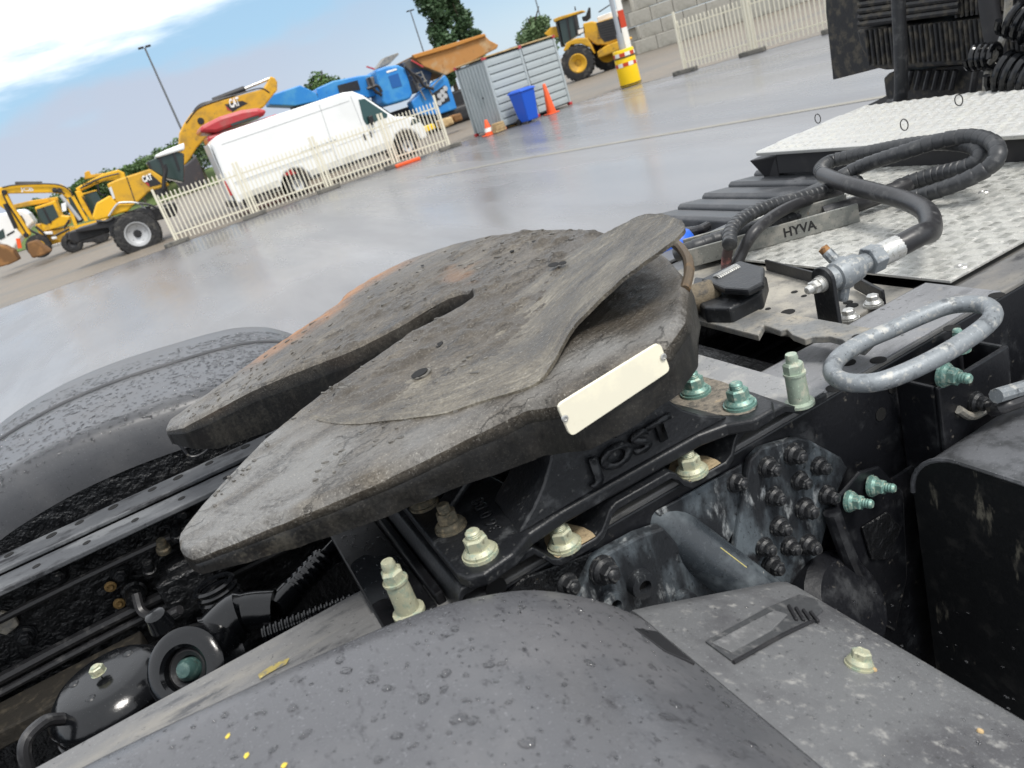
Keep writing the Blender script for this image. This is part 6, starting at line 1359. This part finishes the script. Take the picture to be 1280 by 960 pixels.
# --- lamp posts
def lamp(px, py, dist, lbl, heads=2):
    p = atd(px, py, dist); t = thing('lamp_post', (p.x, p.y, 0), lbl, 'lamp post'); MB().cyl((p.x, p.y, 0), p, .11, .07, n=12).build('pole', M_darkpole, t)
    for s in ((-1, 1) if heads == 2 else (1,)): MB().box(p.x + s * .28 - .22, p.x + s * .28 + .22, p.y - .15, p.y + .15, p.z, p.z + .14).build('lamp_head', M_mblack, t, sm=0, bev=.03)
lamp(181, 60, 62, 'tall dark lamp post with twin heads behind the excavator boom'); lamp(513, 14, 95, 'lamp post rising between the round tree and the poplars'); lamp(668, -6, 95, 'lamp post rising behind the orange hopper and pale tree')
# --- trees and hedge
def leaf_cloud(lobes, n, size, m, name, parent):
    b = MB(); tot = sum(l[1][0] * l[1][1] * l[1][2] for l in lobes)
    for c0, rad in lobes:
        k = max(12, int(n * rad[0] * rad[1] * rad[2] / tot))
        for _ in range(k):
            while True:
                q = V((random.uniform(-1, 1), random.uniform(-1, 1), random.uniform(-1, 1)))
                if .3 < q.length < 1: break
            q *= (.75 + .3 * nz(q.x * 2 + c0[0], q.y * 2, q.z * 2 + c0[2]))
            p = V(c0) + V((q.x * rad[0], q.y * rad[1], q.z * rad[2])); a = V((random.gauss(0, 1), random.gauss(0, 1), random.gauss(0, 1))).normalized(); u, w_ = frame(a); s = size * random.uniform(.6, 1.4)
            b.add([p + u * s, p + w_ * s * .6, p - u * s, p - w_ * s * .6], [(0, 1, 2, 3)])
    return b.build(name, m, parent, sm=0)
def tree(px_base, dist, h, lobes, n, size, m, lbl, trunk_r=.3, grp=None, limb=.16):
    p = atd(*px_base, dist); p.z = 0; t = thing('tree', p, lbl, 'tree', grp)
    b = MB(); b.cyl(p, p + V((0, 0, h * .75)), trunk_r, trunk_r * .35, n=10)
    b.build('trunk', M_bark, t)
    for k in range(5):
        a = k * 1.3; MB().cyl(p + V((0, 0, h * (.3 + .08 * k))), p + V((math.cos(a) * h * limb, math.sin(a) * h * limb, h * (.5 + .08 * k))), trunk_r * .4, trunk_r * .12, n=6).build('limb', M_bark, t)
    leaf_cloud([((p.x + c0[0], p.y + c0[1], c0[2]), r) for c0, r in lobes], n, size, m, 'crown', t)
random.seed(21)
def poplar_lobes(h, w_): return [((random.uniform(-.3, .3) * w_, random.uniform(-.3, .3) * w_, h * (.16 + .055 * k)), (w_ * .62 * math.sin(min(1, (k + 3) / 9) * math.pi / 2) * (1 - max(0, k - 9) * .07) * random.uniform(.8, 1.1), w_ * .6, h * .075)) for k in range(16)]
tree((563, 88), 85, 17.5, poplar_lobes(17.5, 2.9), 13000, .19, M_leafB, 'tallest dark poplar rising behind the orange hopper', limb=.05)
tree((592, 80), 86, 13.5, poplar_lobes(13.0, 2.4), 9000, .19, M_leafB, 'lower dark poplar close beside the tallest poplar', limb=.05)
tree((417, 160), 82, 9, [((0, 0, 4.6), (3.0, 3, 2.6)), ((-1.5, 0, 5.2), (1.8, 2, 1.7)), ((1.4, 0, 5.4), (2.0, 2, 1.8)), ((.4, 0, 6.3), (1.7, 2, 1.6)), ((-.6, 0, 3), (3.2, 3, 1.8))], 9000, .17, M_leafA, 'round green tree behind the blue engine house')
tree((678, 75), 80, 8, [((0, 0, 4.2), (2.3, 2, 1.9)), ((-1, 0, 3.6), (1.6, 2, 1.6)), ((.8, 0, 4.9), (1.4, 2, 1.3)), ((.5, 0, 2.8), (2.4, 2, 1.6))], 7000, .16, M_leafC, 'pale green tree between the container and the wheel loader')
hd = [((40, 295), 1.0), ((70, 285), 1.15), ((98, 276), 1.5), ((118, 270), 2.1), ((143, 262), 2.3), ((160, 255), 1.9), ((180, 248), 2.1), ((200, 241), 2.6), ((219, 236), 3.2), ((238, 229), 3.3), ((258, 222), 3.0)]
hl = ['hedge shrub above the excavator lettering'] * 0 + ['low hedge shrub behind the stick of the lettered excavator', 'low hedge shrub behind the lettering of the yellow boom', 'hedge shrub above the bend of the lettered boom', 'hedge shrub beside the raised black-lettered boom', 'rounded hedge shrub above the black-lettered boom', 'hedge shrub above the dump truck headlamp', 'hedge shrub above the dump truck hood logo', 'hedge shrub between dump truck hood and its cab', 'taller hedge shrub behind the dump truck cab', 'tall hedge shrub at the root of the big excavator boom', 'tall hedge shrub partly hidden by the big excavator boom']
for i, ((px, py), hh) in enumerate(hd):
    tree((px, py), 92 + 2 * (i % 3), 3.2 + hh, [((0, 0, 2.9 + hh * .35), (2.8, 2, 1.6 + hh * .30)), ((1.3, 0, 3.4 + hh * .5), (1.6, 1.6, .8 + hh * .25)), ((-1.2, 0, 3.0 + hh * .5), (1.6, 1.6, .8 + hh * .22))], 3000, .17, (M_leafA, M_leafC, M_leafA)[i % 3], hl[i], .15, 'hedge row trees')
p0, p1 = atd(-60, 330, 84), atd(300, 212, 90)
b = MB(); b.prism([V((p0.x - 8, p0.y, 0)), V((p0.x - 8, p0.y + 5, 2.1)), V((p0.x - 8, p0.y + 14, 2.1)), V((p0.x - 8, p0.y + 16, 0))], V((p1.x - p0.x + 14, 0, 0))); b.build('grass_bank', M_grass, sm=0, bev=.5)['kind'] = 'structure'
# parked machinery between loader and crusher (far)
pm = thing('stockpile_machine', tuple(atd(660, 62, 70)), 'distant yellow machine showing above the container roof', 'machine'); pm.location.z = 0
q_ = atd(655, 66, 66)
MB().box(q_.x - 3.4, q_.x + 2.2, q_.y, q_.y + 2, .4, 2.6).build('body', M_yellow, pm, sm=0, bev=.2); MB().box(q_.x - 1.2, q_.x + .1, q_.y, q_.y + 1.6, 2.6, 3.4).build('cab', M_mblack, pm, sm=0, bev=.1)
for s in (-2.4, 1.2): wheel_y(pm, (q_.x + s, q_.y, .7), .7, .5, M_mblack, hub=False)

def lines_on(parent, S, Y, runs, r=.04, m=M_mblack, name='hydraulic_line'):
    for pts_ in runs: MB().tube([ay(S[1] + x / S[0], S[2] + y / S[0], Y) for x, y in pts_], r, 6, 5).build(name, m, parent)
lines_on(jc, S2, YJ - .12, [[(20, 180), (150, 156), (420, 146), (560, 160), (650, 215), (680, 290)], [(25, 240), (70, 330), (160, 470), (240, 600)], [(480, 200), (540, 205), (600, 240)], [(560, 250), (620, 330), (700, 470), (760, 500)]])
MB().cyl(ay(45 / 7.385, 210 + 330 / 7.385, YJ - .2), ay(150 / 7.385, 210 + 560 / 7.385, YJ - .2), .10, n=10).build('bucket_cylinder', M_mblack, jc)
MB().cyl(ay(560 / 7.385, 210 + 250 / 7.385, YJ - .15), ay(740 / 7.385, 210 + 480 / 7.385, YJ - .15), .10, n=10).build('boom_cylinder', M_rim, jc)
for x, y in ((505, 205), (550, 208), (40, 225), (240, 620)): MB().lathe([(0, .05), (.10, .05), (.13, 0)], ay(x / 7.385, 210 + y / 7.385, YJ - .1), (0, -1, 0), 12).build('pin', M_mblack, jc)
part_y('mirror', [(565, 330), (610, 318), (615, 395), (575, 405)], YJ - .5, .08, M_white, jc, *S2, .02)
part_y('red_hub', [(690, 590), (720, 585), (728, 625), (695, 630)], YJ - .3, .2, M_red, jc, *S2, .04)
lines_on(ld, S2, YL - .2, [[(330, 540), (400, 600), (440, 660)], [(480, 640), (560, 600), (640, 560)], [(590, 560), (640, 480)], [(250, 560), (330, 600), (420, 640)]], .07)
part_y('front_weight', [(400, 590), (480, 585), (490, 612), (420, 615)], YL - .3, .4, M_white, ld, *S2, .03); part_y('step', [(470, 640), (520, 630), (525, 655), (480, 662)], YL - .3, .3, M_white, ld, *S2, .03)
lines_on(km, S2, YK - .12, [[(740, 190), (850, 130), (960, 85), (1100, 50)], [(760, 260), (830, 380), (870, 460)], [(900, 150), (920, 230), (960, 260)]], .05)
part_y('cab_frame', [(745, 238), (885, 200), (890, 212), (760, 250)], YK - .1, 1.5, M_jcb, km, *S2, .03)
lines_on(dt, S7, YD - .2, [[(1010, 430), (1080, 440), (1160, 470), (1240, 460)], [(700, 560), (780, 560), (830, 530)], [(1100, 350), (1160, 400), (1220, 420)]], .045)
MB().bar(ay(920 / 5.818, 180 + 240 / 5.818, YD - .006), ay(985 / 5.818, 180 + 428 / 5.818, YD - .006), .03, .015, (0, 1, 0)).build('hood_seam', M_mblack, dt, sm=0)
part_y('side_vents', [(1120, 330), (1210, 300), (1230, 360), (1150, 390)], YD + .02, 1.4, M_mblack, dt, *S7, .03)
for k in range(5): MB().lathe([(0, .04), (.035, .04), (.035, 0)], ay(172, 292, YD - .1) + V((.28 * math.cos(k * 1.257), -.12, .28 * math.sin(k * 1.257))), (0, -1, 0), 6).build('wheel_nut', M_mblack, dt)
lines_on(cr, S4, YB - .9, [[(560, 300), (610, 330), (640, 380), (700, 400)], [(520, 260), (560, 300), (600, 360)], [(300, 330), (330, 400), (380, 440)], [(290, 400), (350, 380), (380, 420)]], .08)
part_y('exhaust_box', [(290, 330), (340, 320), (355, 390), (310, 400)], YB - .3, .8, mat('grey_exhaust', (.16, .15, .14), .6), cr, *S4, .04)
